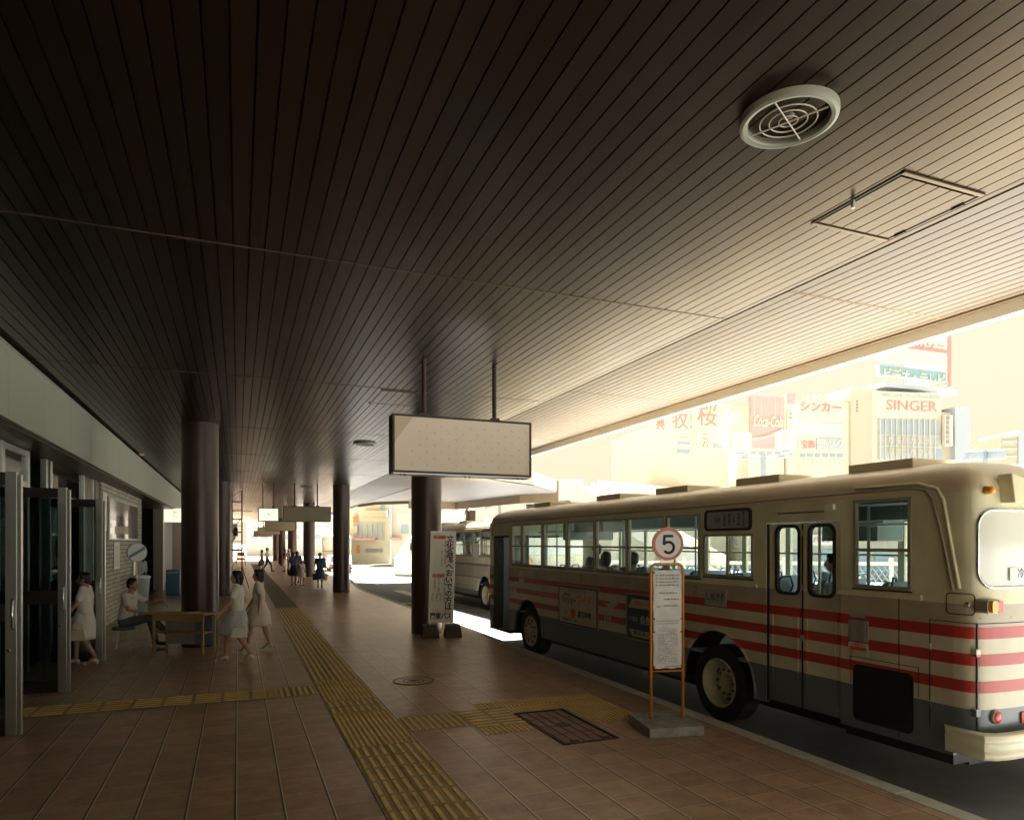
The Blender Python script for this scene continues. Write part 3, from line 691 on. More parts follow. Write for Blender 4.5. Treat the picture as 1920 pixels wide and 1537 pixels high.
# ================================================================== HANGING SIGNBOARDS AND CLOCK
def signboard(x0, x1, y, z0, z1, dep, face, hang, lb, near=False):
    xc = (x0+x1)/2; t = empty('hanging_signboard', (xc, y, 0), 0, lb, 'signboard', 'blank signboards hung from the ceiling')
    W = (x1-x0)/2; fr = .028
    MB().slab([(-W, z0), (W, z0), (W, z1), (-W, z1)], [[(-W+fr, z0+fr), (W-fr, z0+fr), (W-fr, z1-fr), (-W+fr, z1-fr)]], lambda a, b, c: (a, c, b), 0, dep).build('frame', 'sign_frame', t, bevel=.004)
    MB().box((-W+fr, .012, z0+fr), (W-fr, dep-.012, z1-fr)).build('panel', face, t)
    if near:
        MB().box((-W+.01, .0, z0-.016), (W-.01, dep, z0-.002)).build('bottom_tray', 'steel_light', t)
        # peeling corner tape and the stuck marks in rows on the blank sheet
        MB().slab([(-W+fr, z1-fr), (-W+fr, z1-fr-.34), (-W+fr+.02, z1-fr-.30), (-W+fr+.235, z1-fr)], [], lambda a, b, c: (a, c, b), .0095, .0115).build('tape', 'sign_tape', t)
        m_ = MB()
        for r in range(7):
            for c in range(9):
                px = -W + .25 + c*.195 + (.1 if r % 2 else 0); pz = z1 - .13 - r*.083
                if px < W - .06 and not (px < -W+.3 and r < 3): m_.slab([(px-.014, pz+.012), (px-.008, pz+.014), (px+.016, pz-.012), (px+.010, pz-.014)], [], lambda a, b, c: (a, c, b), .0098, .0115)
        m_.build('paste_marks', mat('paste', (.55, .45, .32)), t)
        m_ = MB()
        for px in (-.84, -.78, .02, .08, .78, .84): m_.lathe([(.010, z0-.034), (.012, z0-.016)], c=(px, .05, 0), seg=10)
        m_.build('bolts', 'black', t)
    for hx in hang:
        h_ = MB().tube([(hx - xc, dep/2, z1 + .02), (hx - xc, dep/2, CEIL)], .030 if near else .028, 12).build('hanger', 'sign_frame', t, smooth='angle')
        MB().slab([(-.085, z1+.0), (.085, z1+.0), (.05, z1+.045), (-.05, z1+.045)], [], lambda a, b, c: (hx - xc + a, c, b), dep/2-.04, dep/2+.04).build('bracket', 'sign_frame', h_)
    return t
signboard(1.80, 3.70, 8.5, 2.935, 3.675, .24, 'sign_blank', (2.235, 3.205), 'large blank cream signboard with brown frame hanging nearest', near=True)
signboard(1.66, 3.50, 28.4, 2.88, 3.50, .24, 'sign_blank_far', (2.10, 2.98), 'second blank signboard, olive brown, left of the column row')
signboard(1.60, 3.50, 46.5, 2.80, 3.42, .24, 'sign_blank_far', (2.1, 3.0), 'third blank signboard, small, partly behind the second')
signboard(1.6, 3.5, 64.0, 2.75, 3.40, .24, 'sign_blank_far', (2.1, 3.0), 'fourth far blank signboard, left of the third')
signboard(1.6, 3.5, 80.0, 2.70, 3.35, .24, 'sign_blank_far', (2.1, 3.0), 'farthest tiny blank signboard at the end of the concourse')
t = empty('hanging_clock', (1.14, 29.0, 0), 0, 'square lit clock hanging beside the second signboard', 'clock')
MB().box((-.39, 0, 2.90), (.39, .18, 3.44)).build('case', 'sign_frame', t, bevel=.01)
f_ = MB().box((-.36, -.006, 2.93), (.36, -.001, 3.41)).build('face', 'clock_face', t)
m_ = MB(); m_.box((-.055, -.012, 3.175), (.02, -.008, 3.195)).slab([(-.03, 3.20), (-.02, 3.215), (.10, 3.12), (.09, 3.11)], [], lambda a, b, c: (a, c, b), -.016, -.013); m_.build('hand', 'ink', f_)
m_ = MB()
for k in range(12):
    a = R_(30*k); m_.box((.2*math.sin(a)-.006, -.011, 3.17+.2*math.cos(a)-.006), (.2*math.sin(a)+.006, -.008, 3.17+.2*math.cos(a)+.006))
m_.build('hour_mark', 'ink_grey', f_)
for hx in (-.21, .21): MB().tube([(hx, .09, 3.44), (hx, .09, CEIL)], .02).build('hanger', 'sign_frame', t)

# ================================================================== THE BUS (local: x inward, y forward, z above the road)
BW_, BL = 2.46, 10.85
WINS = [(9.06, 9.53), (8.14, 8.99), (7.16, 8.05), (6.19, 7.09), (5.24, 6.12), (4.30, 5.18), (3.53, 4.22)]
def arc_notch(c, r, zc, zb, n=18):
    a0 = math.asin((zc - zb) / r); pts = []
    for k in range(n+1):
        a = math.pi + a0 - (math.pi + 2*a0) * k / n
        pts.append((c + r*math.cos(a), zc + r*math.sin(a)))
    return pts
def side_outline():
    o = [(.24, .42), (1.38, .42), (1.38, 2.45), (2.38, 2.45), (2.38, .42)]
    o += arc_notch(3.22, .66, .47, .42); o += arc_notch(8.76, .63, .47, .42)
    o += [(9.70, .36), (9.70, 2.38), (10.64, 2.38), (10.64, .30), (10.78, .30), (10.78, 2.68), (.24, 2.68)]
    return o
def make_bus(paint, main=True):
    B = empty('city_bus', (0, 0, 0))
    sx = lambda a, b, c: (c, a, b)
    holes = [[(a, 1.79), (b, 1.79), (b, 2.58), (a, 2.58)] for a, b in WINS]
    holes += [[(2.60, 1.82), (3.44, 1.82), (3.44, 2.32), (2.60, 2.32)], [(.64, 1.81), (1.21, 1.81), (1.21, 2.63), (.64, 2.63)]]
    m_ = MB(); m_.slab(side_outline(), holes, sx, 0, .05)
    # off side
    of = [(.24, .42), (2.5, .42)] + arc_notch(3.22, .66, .47, .42) + arc_notch(8.76, .63, .47, .42) + [(10.78, .42), (10.78, 2.68), (.24, 2.68)]
    oh = [[(a, 1.62), (a + .86, 1.62), (a + .86, 2.50), (a, 2.50)] for a in [.65 + i*.95 for i in range(10)]]
    m_.slab(of, oh, sx, BW_ - .05, BW_)
    # rear skin, slightly bowed, round corners
    half = [(0, .24), (.006, .17), (.025, .115), (.06, .075), (.12, .048), (.22, .03), (.36, .015), (.6, .004), (.9, 0), (1.23, -.002)]
    cont = half + [(BW_ - x, y) for x, y in half[-2::-1]]
    zs = [.50, .83, .97, 1.07, 1.19, 1.30, 1.42, 1.52, 1.71, 1.86, 2.0, 2.2, 2.38, 2.50, 2.60, 2.68]
    m_.grid([[(x, y, z) for x, y in cont] for z in zs])
    # front skin
    fc = [(0, 10.5), (0, 10.62), (.03, 10.74), (.10, 10.80), (.3, 10.84), (1.23, 10.86), (2.16, 10.84), (2.36, 10.80), (2.43, 10.74), (2.46, 10.62), (2.46, 10.5)]
    m_.grid([[(x if main or 1 else x, y, z) for x, y in fc[1:]] for z in (.42, 1.35, 1.5, 2.35, 2.42, 2.68)], skip=lambda i, j: (i == 2 and 1 <= j <= 7) or (j == 0 and i < 4))
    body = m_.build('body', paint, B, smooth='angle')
    # roof: crown lofted inwards with rounded shoulders
    full = [(0, .24)] + half[1:] + [(BW_ - x, y) for x, y in half[-2::-1]] + [(BW_, 10.62), (2.43, 10.74), (2.36, 10.80), (2.16, 10.84), (1.23, 10.86), (.3, 10.84), (.10, 10.80), (.03, 10.74), (0, 10.62)]
    rings = []
    for z, i in ((2.66, -.006), (2.685, -.006), (2.76, .012), (2.84, .07), (2.90, .16), (2.94, .28), (2.97, .48), (2.99, .75), (3.0, 1.1)):
        rings.append([(1.23 + (x-1.23)*(1 - i/1.23), 5.43 + (y-5.43)*(1 - min(i, .85)/5.43), z) for x, y in full])
    rings = [r + [r[0]] for r in rings]
    m_ = MB().grid(rings); m_.bm.faces.new([m_.bm.verts.new(p) for p in rings[-1][:-1]]); bmesh.ops.remove_doubles(m_.bm, verts=m_.bm.verts[:], dist=1e-5)
    m_.build('roof', 'bus_roof', B, smooth='angle')
    # rooftop ventilator boxes
    for a, b in ((8.61, 9.34), (6.07, 6.82), (4.32, 5.08), (2.61, 3.34), (.91, 1.64)):
        MB().slab([(.42, 2.955), (1.3, 2.985), (1.3, 3.055), (.42, 3.05)], [], lambda u, v, c: (u, c, v), a, b).build('roof_vent', 'bus_roof', B, bevel=.008)
    # gutter rail over the windows, running down the rear pillar
    MB().tube([(-.012, 10.60, 2.40), (-.016, 10.56, 2.58), (-.018, 10.4, 2.66), (-.018, 8, 2.675), (-.018, 4, 2.69), (-.018, 1.2, 2.715), (-.018, .62, 2.715), (-.018, .47, 2.69), (-.017, .405, 2.60), (-.014, .31, 2.20), (-.012, .235, 1.83)], .011, 8).build('gutter', 'alu_frame', B, smooth=True)
    MB().tube([(-.004, 1.2, 2.755), (-.004, .55, 2.755), (-.004, .38, 2.70), (-.004, .325, 2.60), (.0, .19, 1.84)], .016, 8).build('rear_moulding', paint, B, smooth=True)
    # window frames (unit, 3 rails) and panes
    def wframe(a, b, z0, z1, mid=True, vert=False, name='window'):
        m_ = MB(); f_ = .028
        m_.box((-.010, a, z0), (.02, a+f_, z1)); m_.box((-.010, b-f_, z0), (.02, b, z1)); m_.box((-.010, a+f_, z1-f_), (.02, b-f_, z1)); m_.box((-.012, a+f_, z0), (.02, b-f_, z0+f_+.008))
        if mid: m_.box((-.007, a+f_, 2.145), (.018, b-f_, 2.175))
        if vert: m_.box((-.007, (a+b)/2-.016, z0+f_+.009), (.018, (a+b)/2+.016, z1-f_-.001))
        w_ = m_.build(name, 'alu_frame', B)
        MB().box((.006, a+f_, z0+f_), (.009, b-f_, z1-f_)).build('pane', 'glass_bus', w_)
        MB().box((-.0115, a-.012, z0-.014), (.001, b+.012, z0-.002)).build('sill_gap', 'rubber_seal', w_)
    for a, b in WINS: wframe(a-.012, b+.012, 1.765, 2.60)
    wframe(2.585, 3.455, 1.80, 2.335, mid=False, vert=True); wframe(.625, 1.225, 1.79, 2.645)
    # belt rail under the windows, hood over
    MB().box((-.016, 3.46, 1.705), (0, 9.60, 1.745)).box((-.016, 2.52, 1.705), (0, 3.46, 1.745)).box((-.020, .52, 1.715), (0, 1.40, 1.765)).build('belt_rail', paint, B, bevel=.004)
    # destination blind box
    fr = MB().slab(rrect(2.60, 2.375, 3.42, 2.64, .06), [rrect(2.635, 2.405, 3.385, 2.61, .04)], sx, -.022, .0).build('destination_frame', 'rubber_seal', B)
    db = MB().slab(rrect(2.634, 2.404, 3.386, 2.611, .04), [], sx, -.008, -.002).build('destination_blind', 'plate_grey', B)
    if main:
        text('54', .125, 'ink_blue', db, (-.0095, 3.19, 2.505), (90, 0, -90), sx=.75)
        for i, s in enumerate(('宇都宮駅', '桜通経由', '戸祭', '運動公園', '駒生営業所')):
            vtext(s, .038, 'ink', db, (-.0095, 3.06 - i*.082, 2.507), (90, 0, -90), line=1.0)
        MB().slab(rrect(3.03, 1.44, 3.43, 1.645, .01), [], sx, -.008, .0).build('notice_plate', 'plate_grey', B)
        text('しめきり', .115, 'ink', B.children[-1], (-.0095, 3.23, 1.545), (90, 0, -90), width=.33)
    # lamp bar above the door
    MB().box((-.022, 1.50, 2.565), (0, 2.27, 2.615)).build('lamp_bar', paint, B, bevel=.006)
    MB().box((-.012, 1.58, 2.545), (0, 2.20, 2.556)).build('bar_slot', 'rubber_seal', B)
    MB().slab(rrect(1.44, 2.56, 1.54, 2.62, .015), [], sx, -.035, -.0).build('bar_lamp', 'paper_white', B)
    # middle folding door: two leaves with tall rounded panes
    for a, b, g0, g1 in ((1.40, 1.865, 1.47, 1.78), (1.885, 2.35, 1.925, 2.235)):
        d_ = MB().slab([(a, .46), (b, .46), (b, 2.43), (a, 2.43)], [rrect(g0, 1.68, g1, 2.405, .075)], sx, .018, .045).build('door', paint, B)
        MB().slab(rrect(g0-.022, 1.658, g1+.022, 2.427, .09), [rrect(g0+.012, 1.692, g1-.012, 2.393, .065)], sx, .006, .046).build('seal', 'rubber_seal', d_)
        MB().slab(rrect(g0, 1.68, g1, 2.405, .075), [], sx, .030, .034).build('pane', 'glass_bus', d_)
        MB().box((.010, a+.05, .62), (.018, a+.062, 1.45)).box((.010, b-.06, .62), (.018, b-.048, 1.45)).build('edge_bead', paint, d_)
    MB().box((.012, 1.866, .46), (.03, 1.884, 2.43)).box((.008, 2.351, .44), (.06, 2.379, 2.44)).build('door_gap', 'rubber', B)
    for hz in (2.30, 1.72, 1.18): MB().box((.004, 1.850, hz), (.020, 1.900, hz+.06)).build('door_hinge', 'alu_frame', B, bevel=.004)
    # front door: opening with the grey leaf folded inside
    d_ = MB().slab([(.02, .34), (.62, .34), (.62, 2.34), (.02, 2.34)], [rrect(.16, 1.52, .55, 2.26, .07), rrect(.18, .70, .55, 1.36, .07)], lambda a, b, c: (a, c, b), 10.02, 10.06).build('front_door', 'door_grey', B)
    MB().slab(rrect(.16, 1.52, .55, 2.26, .07), [], lambda a, b, c: (a, c, b), 10.035, 10.04).slab(rrect(.18, .70, .55, 1.36, .07), [], lambda a, b, c: (a, c, b), 10.035, 10.04).build('pane', 'glass_bus', d_)
    MB().box((.25, 10.010, 1.40), (.50, 10.018, 1.47)).build('door_label', 'paper_white', d_)
    MB().box((.02, 9.70, .30), (.7, 10.64, .36)).box((.35, 9.70, .36), (.7, 10.64, .60)).box((.7, 9.70, .36), (1.2, 10.64, .84)).build('entrance_step', 'bus_inner_dark', B)
    MB().box((.04, 10.60, .36), (.7, 10.64, 2.38)).box((.04, 9.71, 2.34), (1.2, 10.63, 2.38)).build('door_jamb', 'bus_inner_dark', B)
    # inside: floor, ceiling, linings
    MB().box((.06, 1.4, .80), (2.40, 9.70, .84)).box((.06, .2, .80), (2.40, 1.4, 1.1)).box((1.2, 9.70, .80), (2.40, 10.7, .84)).box((.06, .3, 2.70), (2.40, 10.5, 2.73)).build('floor_and_lining', 'bus_interior', B)
    MB().box((.053, .3, 2.60), (.30, 9.6, 2.70)).box((2.15, .3, 2.52), (2.407, 10.5, 2.70)).build('duct', 'bus_interior', B)
    m_ = MB()
    for (x, y) in ((.85, 2.4), (.85, 4.6), (.85, 6.6), (1.6, 3.4), (1.6, 5.6), (1.6, 7.8), (.85, 9.6), (1.25, 9.9), (.4, 1.38), (.62, 2.38)): m_.tube([(x, y, .84), (x, y, 2.7)], .016, 8)
    m_.tube([(.65, 1.4, 2.45), (.65, 9.6, 2.45)], .014, 8); m_.tube([(1.8, 1.4, 2.45), (1.8, 9.6, 2.45)], .014, 8)
    m_.build('grab_rail', 'steel_light', B, smooth=True)
    for a_, b_, nm_ in (((2.30, .25, 1.55), (2.409, .64, 2.6), 'corner_panel'), ((1.9, 2.45, 2.25), (2.38, 3.3, 2.52), 'ad_hanging'), ((.3, 6.4, 2.42), (.7, 7.4, 2.58), 'cooler_unit'), ((.6, 8.3, 2.28), (1.7, 8.4, 2.60), 'fare_panel'), ((1.0, 2.40, .84), (1.3, 2.46, 1.75), 'partition')):
        MB().box(a_, b_).build(nm_, 'bus_interior', B)
    def seat(x, y, w=.82, zf=.84):
        s_ = MB().slab(rrect(-w/2, zf+.36, w/2, zf+.90, .08), [], lambda a, b, c: (x + a, y + c - (b - zf - .4)*.14, b), -.035, .035).build('seat', 'seat_blue', B)
        MB().slab(rrect(-w/2+.02, zf+.58, w/2-.02, zf+.915, .07), [], lambda a, b, c: (x + a, y + c - (b - zf - .4)*.14, b), -.042, .042).build('cover', 'seat_cover', s_)
        MB().box((x-w/2, y+.03, zf+.33), (x+w/2, y+.42, zf+.44)).box((x-.05, y+.15, zf+.002), (x+.05, y+.25, zf+.33)).build('cushion', 'seat_blue', s_)
        h_ = MB()
        for sx_ in (-1, 1): h_.tube([(x+sx_*(w/2-.03), y-.10, zf+.72), (x+sx_*(w/2-.02), y-.16, zf+.86), (x+sx_*(w/2-.06), y-.15, zf+.97), (x+sx_*(w/2-.16), y-.11, zf+.96), (x+sx_*(w/2-.2), y-.08, zf+.88)], .013, 8)
        h_.build('grip', 'seat_blue', s_, smooth=True)
    for y in (3.0, 3.85, 4.7, 5.55, 6.4, 7.25, 8.1): seat(.50, y, .82 if y < 6 else .5)
    for y in (2.2, 3.1, 4.0, 4.9, 5.8, 6.7, 7.6): seat(2.0, y, .80)
    seat(.62, .62, 1.0, 1.05); seat(1.85, .62, 1.0, 1.05); seat(1.9, 9.5, .55)
    # off-side window frames and glass
    m_ = MB()
    for i in range(10):
        a = .65 + i*.95
        m_.box((BW_-.03, a, 2.05), (BW_+.006, a+.86, 2.08))
    m_.build('offside_rail', 'alu_frame', B)
    MB().box((BW_-.028, .66, 1.63), (BW_-.024, 10.05, 2.49)).build('offside_glass', 'glass_clear', B)
    # rear window with rubber, sticker
    ac = [0.0]
    for p, q in zip(cont[:-1], cont[1:]): ac.append(ac[-1] + math.hypot(q[0]-p[0], q[1]-p[1]))
    def onskin(u, z, off):
        for k in range(len(ac)-1):
            if u <= ac[k+1] or k == len(ac)-2:
                f = (u - ac[k])/(ac[k+1]-ac[k]); p, q = cont[k], cont[k+1]; n_ = Vector((q[1]-p[1], -(q[0]-p[0]))).normalized()
                return (p[0]+(q[0]-p[0])*f + n_.x*off, p[1]+(q[1]-p[1])*f + n_.y*off, z)
    A0, A1 = ac[3], ac[-4]
    def rr_(i, n=8): return rrect(A0+i, 1.855+i, A1-i, 2.505-i, .13-i, n)
    rw = MB(); zz_ = [1.862 + k*(2.498-1.862)/24 for k in range(25)]; rows = []
    for z in zz_:
        e = max(0, .12 - min(z-1.862, 2.498-z)); ins = .13 - math.sqrt(max(0, .13**2 - (e*1.02)**2)) if e > 0 else 0
        rows.append([onskin(A0+.006+ins + (A1-A0-.012-2*ins)*k/30, z, .004) for k in range(31)])
    rw.grid(rows).build('rear_window', mat('rear_glass' + paint, (.62, .62, .54), rough=.08, spec=1.0), B, smooth=True)  # opaque pale pane: its bright reflection is put into the colour
    pr_ = rr_(0); dense = []
    for p, q in zip(pr_, pr_[1:] + pr_[:1]):
        nn_ = max(1, int(math.hypot(q[0]-p[0], q[1]-p[1])/.06))
        for k in range(nn_): dense.append((p[0]+(q[0]-p[0])*k/nn_, p[1]+(q[1]-p[1])*k/nn_))
    MB().tube([onskin(u, z, .005) for u, z in dense], .014, 8, closed=True).build('rear_window_seal', 'chrome', B, smooth=True)
    if main:
        tx = MB().box((.36, -.002, 1.91), (.80, .004, 2.02)).build('window_label', 'paper_white', B)
        text('冷房車', .095, 'ink_blue', tx, (.60, -.0035, 1.965), (90, 0, 0))
    # rear vent housing and lamps
    MB().slab([(.235, 2.80), (.28, 2.56), (2.18, 2.56), (2.22, 2.80)], [rrect(.42, 2.59, 2.04, 2.77, .03)], lambda a, b, c: (a, c, b), -.09, .03).build('rear_housing', paint, B, bevel=.01)
    MB().box((.42, -.06, 2.59), (2.04, -.055, 2.77)).build('rear_plate', 'paper_white', B)
    MB().lathe([(.035, .0), (.034, -.05), (.018, -.075)], c=(.115, .045, 2.665), axis='y', seg=16).build('marker_lamp', 'amber', B, smooth=True)
    tl = MB().slab(rrect(-.012, 1.645, .115, 1.765, .03), [], lambda a, b, c: (a*1.5 + .03, c, b), -.030, .07).build('tail_lamp', 'alu_frame', B, bevel=.01)
    MB().slab(rrect(-.002, 1.655, .105, 1.755, .025), [], lambda a, b, c: (a*.72 + .03, c, b), -.062, -.030).build('lens', 'amber', tl, bevel=.012)
    MB().slab(rrect(-.002, 1.655, .105, 1.755, .025), [], lambda a, b, c: (a*.60 + .108, c, b), -.060, -.030).build('lens', 'lens_red', tl, bevel=.012)
    rf = MB().lathe([(.058, .03), (.060, -.005), (.052, -.012)], c=(.215, .02, .775), axis='y', seg=28).build('reflector', 'alu_frame', B, smooth=True)
    MB().lathe([(.050, .0), (.050, -.016), (.02, -.024)], c=(.215, .02, .775), axis='y', seg=28).build('lens', 'lens_red', rf, smooth=True)
    MB().box((.515, -.006, .70), (.60, .006, .79)).build('label_plate', 'ink_red', B)
    # bumper
    bc = [(-.03, .30), (-.045, .10), (-.02, -.02), (.06, -.075), (.2, -.10), (.5, -.115), (1.23, -.12), (1.96, -.115), (2.26, -.10), (2.40, -.075), (2.48, -.02), (2.505, .10), (2.49, .30)]
    prof = [(0.0, .668), (-.018, .660), (-.026, .630), (-.024, .605), (-.017, .592), (-.017, .530), (-.024, .517), (-.026, .485), (-.016, .462), (0, .455)]
    rows = []
    for dz, zz in prof:
        k = -dz * 1.0; rows.append([(1.23 + (x-1.23)*(1 + k/1.25), y - k, zz) for x, y in bc])
    MB().grid(rows).grid([[(p[0]*.96 + .05, p[1]+.04, p[2]) for p in rows[0]], rows[0]]).build('rear_bumper', 'bumper_cream', B, smooth='angle')
    MB().box((.1, .1, .50), (2.36, .16, .70)).box((.06, .28, .32), (2.4, 1.36, .60)).box((.3, .3, .28), (2.1, 10.4, .55)).build('chassis', 'black', B)
    # seams, flaps and hinges of the rear corner
    m_ = MB(); m_.box((-.003, .445, .62), (.001, .452, 1.555)); m_.box((-.003, .22, 1.552), (.001, .452, 1.559)); m_.box((.046, .070, .60), (.058, .078, 1.555)); m_.box((-.003, .74, .44), (.001, .745, 1.72)); m_.box((-.003, .55, .85), (.001, .555, 1.115)); m_.box((-.003, .55, 1.11), (.001, 1.26, 1.116)); m_.box((-.003, 1.255, .85), (.001, 1.26, 1.115))
    for yy_ in (4.28, 5.20, 6.16, 7.11, 8.10): m_.box((-.0012, yy_-.0015, 1.53 if 6 < yy_ < 7.3 else .85), (.0, yy_+.0015, 1.70))
    m_.box((-.0012, 3.9, .748), (.0, 8.1, .752))
    m_.build('panel_seam', 'black', B)
    sm = MB().grid([[(x - .002 if j < 3 else x, y - .003, zz) for j, (x, y) in enumerate(half)] for zz in (1.552, 1.559)]).build('corner_seam', 'black', B)
    for hz in (1.28, .78): MB().box((.022, .062, hz), (.082, .105, hz+.065)).build('corner_hinge', paint, B, bevel=.006); MB().box((-.012, .435, hz), (.0, .462, hz+.065)).build('side_hinge', paint, B, bevel=.004)
    def skin2(t, z, off): return (-off, .30 - t, z) if t < .06 else onskin(t - .06, z, off)
    fp = rrect(.0, 1.625, .22, 1.80, .03, 6); dn = []
    for p, q in zip(fp, fp[1:] + fp[:1]):
        for k in range(4): dn.append((p[0]+(q[0]-p[0])*k/4, p[1]+(q[1]-p[1])*k/4))
    fl = MB().tube([skin2(t_, z, .001) for t_, z in dn], .0045, 6, closed=True).build('fuel_flap', 'black', B)
    MB().lathe([(.022, .0), (.022, -.012), (.01, -.016)], c=(.015, .13, 1.71), axis='x', seg=16).build('lock', 'chrome', fl, smooth=True)
    m_ = MB().slab(rrect(.60, .50, 1.23, 1.045, .06), [], sx, -.006, .0).build('radiator_grille', 'black', B)
    g_ = MB()
    for k in range(20): g_.box((-.010, .63, .53 + k*.025), (-.006, 1.20, .538 + k*.025))
    g_.build('mesh', 'rubber', m_)
    if main:
        p_ = MB().slab(rrect(1.06, 1.27, 1.28, 1.475, .012), [], sx, -.010, .0).build('louvre_plate', 'plate_grey', B, bevel=.003)
        g_ = MB()
        for k in range(8): g_.box((-.014, 1.09, 1.29 + k*.021), (-.010, 1.25, 1.30 + k*.021))
        g_.build('slats', 'alu_frame', p_)
        p_ = MB().slab(rrect(1.06, 1.125, 1.285, 1.255, .012), [], sx, -.006, .0).build('sticker', 'ad_white', B)
        MB().box((-.0075, 1.08, 1.18), (-.006, 1.26, 1.215)).build('band', 'ink_red', p_); text('非常口', .03, 'ink_red', p_, (-.0075, 1.17, 1.235), (90, 0, -90))
        MB().box((-.004, 1.10, 1.50), (-.0, 1.27, 1.555)).build('small_label', 'plate_grey', B)
        # advert boards
        p_ = MB().slab(rrect(6.07, .81, 7.40, 1.455, .01), [], sx, -.018, -.001).build('advert_board', 'ad_white', B)
        MB().slab(rrect(6.06, .80, 7.41, 1.465, .015), [rrect(6.085, .825, 7.385, 1.44, .01)], sx, -.021, .0).build('frame', 'band_dark', p_)
        MB().slab(rrect(6.045, .785, 7.425, 1.48, .015), [rrect(6.062, .802, 7.408, 1.463, .015)], sx, -.016, .0).build('outer_frame', 'alu_frame', p_)
        rt = (90, 0, -90)
        text('貯蓄の時代です!', .085, 'ink_grey', p_, (-.0195, 6.73, 1.395), rt, width=.62)
        text('〈 利付商工債 〉', .05, 'ink', p_, (-.0195, 7.10, 1.315), rt)
        text('リッショー', .155, 'ink', p_, (-.0195, 7.04, 1.215), rt, shear=.15, width=.50, bold=.004); text('ワイド', .20, 'ink_orange', p_, (-.0195, 6.49, 1.235), rt, width=.50, bold=.005)
        MB().lathe([(.085, -.0195), (.085, -.0185)], c=(0, 6.87, 1.005), axis='x', seg=28).build('roundel', 'ink_orange', p_)
        text('商工中金', .12, 'ink', p_, (-.0195, 6.48, 1.0), rt, width=.46, bold=.005); text('利回\nご相談', .048, 'ink_grey', p_, (-.0195, 7.14, 1.02), rt)
        text('宇都宮市大通り', .055, 'ink', p_, (-.0195, 6.98, .875), rt, width=.62); text('35-8181', .06, 'ink_orange', p_, (-.0195, 6.38, .872), rt, width=.36)
        p_ = MB().slab(rrect(4.0, .80, 5.20, 1.46, .01), [], sx, -.018, -.001).build('advert_board', 'ad_blue', B)
        MB().slab(rrect(3.985, .785, 5.215, 1.475, .015), [rrect(4.005, .805, 5.195, 1.455, .01)], sx, -.021, .0).build('frame', 'alu_frame', p_)
        MB().slab([(4.06, 1.26), (5.16, 1.26), (5.06, 1.40), (4.06, 1.40)], [], sx, -.0195, -.0185).slab([(4.06, .84), (5.05, .84), (5.14, .94), (4.06, .94)], [], sx, -.0195, -.0185).build('stripe', 'ad_white', p_)
        text('簿記・税理士', .09, 'ink_red', p_, (-.0205, 4.68, 1.33), rt, width=.62); text('宇都宮', .075, 'ad_white', p_, (-.0195, 5.02, 1.09), rt, width=.22); text('会計学院', .14, 'ad_white', p_, (-.0195, 4.55, 1.09), rt, width=.62, bold=.004)
        text('駅前通り 33-2400', .065, 'ink', p_, (-.0205, 4.62, .89), rt, width=.8)
        # winged wheel emblem
        e_ = MB().slab([(5.28, 1.40), (5.42, 1.385), (5.62, 1.34), (5.72, 1.26), (5.88, 1.265), (5.77, 1.225), (5.735, 1.13), (5.67, 1.19), (5.60, 1.195), (5.61, 1.225), (5.53, 1.225), (5.545, 1.26), (5.46, 1.265), (5.475, 1.30), (5.38, 1.32), (5.40, 1.345)], [], sx, -.009, -.001).build('wing_emblem', 'ad_white', B)
        MB().tube([(-.006, 5.76 + .085*math.cos(a), 1.03 + .085*math.sin(a)) for a in [2*math.pi*k/24 for k in range(24)]], .011, 8, closed=True).tube([(-.006, 5.76, .96), (-.006, 5.76, 1.10)], .008, 6).tube([(-.006, 5.69, 1.03), (-.006, 5.83, 1.03)], .008, 6).build('wheel', 'ad_white', e_)
        for a, b, c, d, s in ((8.93, 9.18, 1.38, 1.66, '入口'), (9.30, 9.66, 1.16, 1.36, '冷房車')):
            p_ = MB().box((-.006, a, c), (0, b, d)).build('sticker', 'ad_white', B); text(s, .10, 'ink_grey', p_, (-.0075, (a+b)/2, (c+d)/2), rt)
        # faint big letters of the company name on the beige band
        for i, ch in enumerate('関東バス'):
            text(ch, .17, 'faded', B, (-.0015, (8.35, 6.62, 4.75, 3.62)[i], 1.60), rt, ext=.0004, name='lettering')
    # rivets along the seams
    rv = MB()
    def rivet(x, y, z): rv.ball((x, y, z), .0055, 1)
    for k in range(16): rivet(-.001, .72, 1.78 + k*.055); rivet(-.001, .50, 1.80 + k*.055)
    for k in range(60): rivet(-.001, .6 + k*.155, 2.645)
    for k in range(12): rivet(-.001, .5 + k*.05, 1.74)
    for k in range(9): rivet(.075 + k*.04, .062 - k*.006, 1.60)
    for k in range(15): rivet(.028, .11, 1.85 + k*.055)
    rv.build('rivets', paint, B)
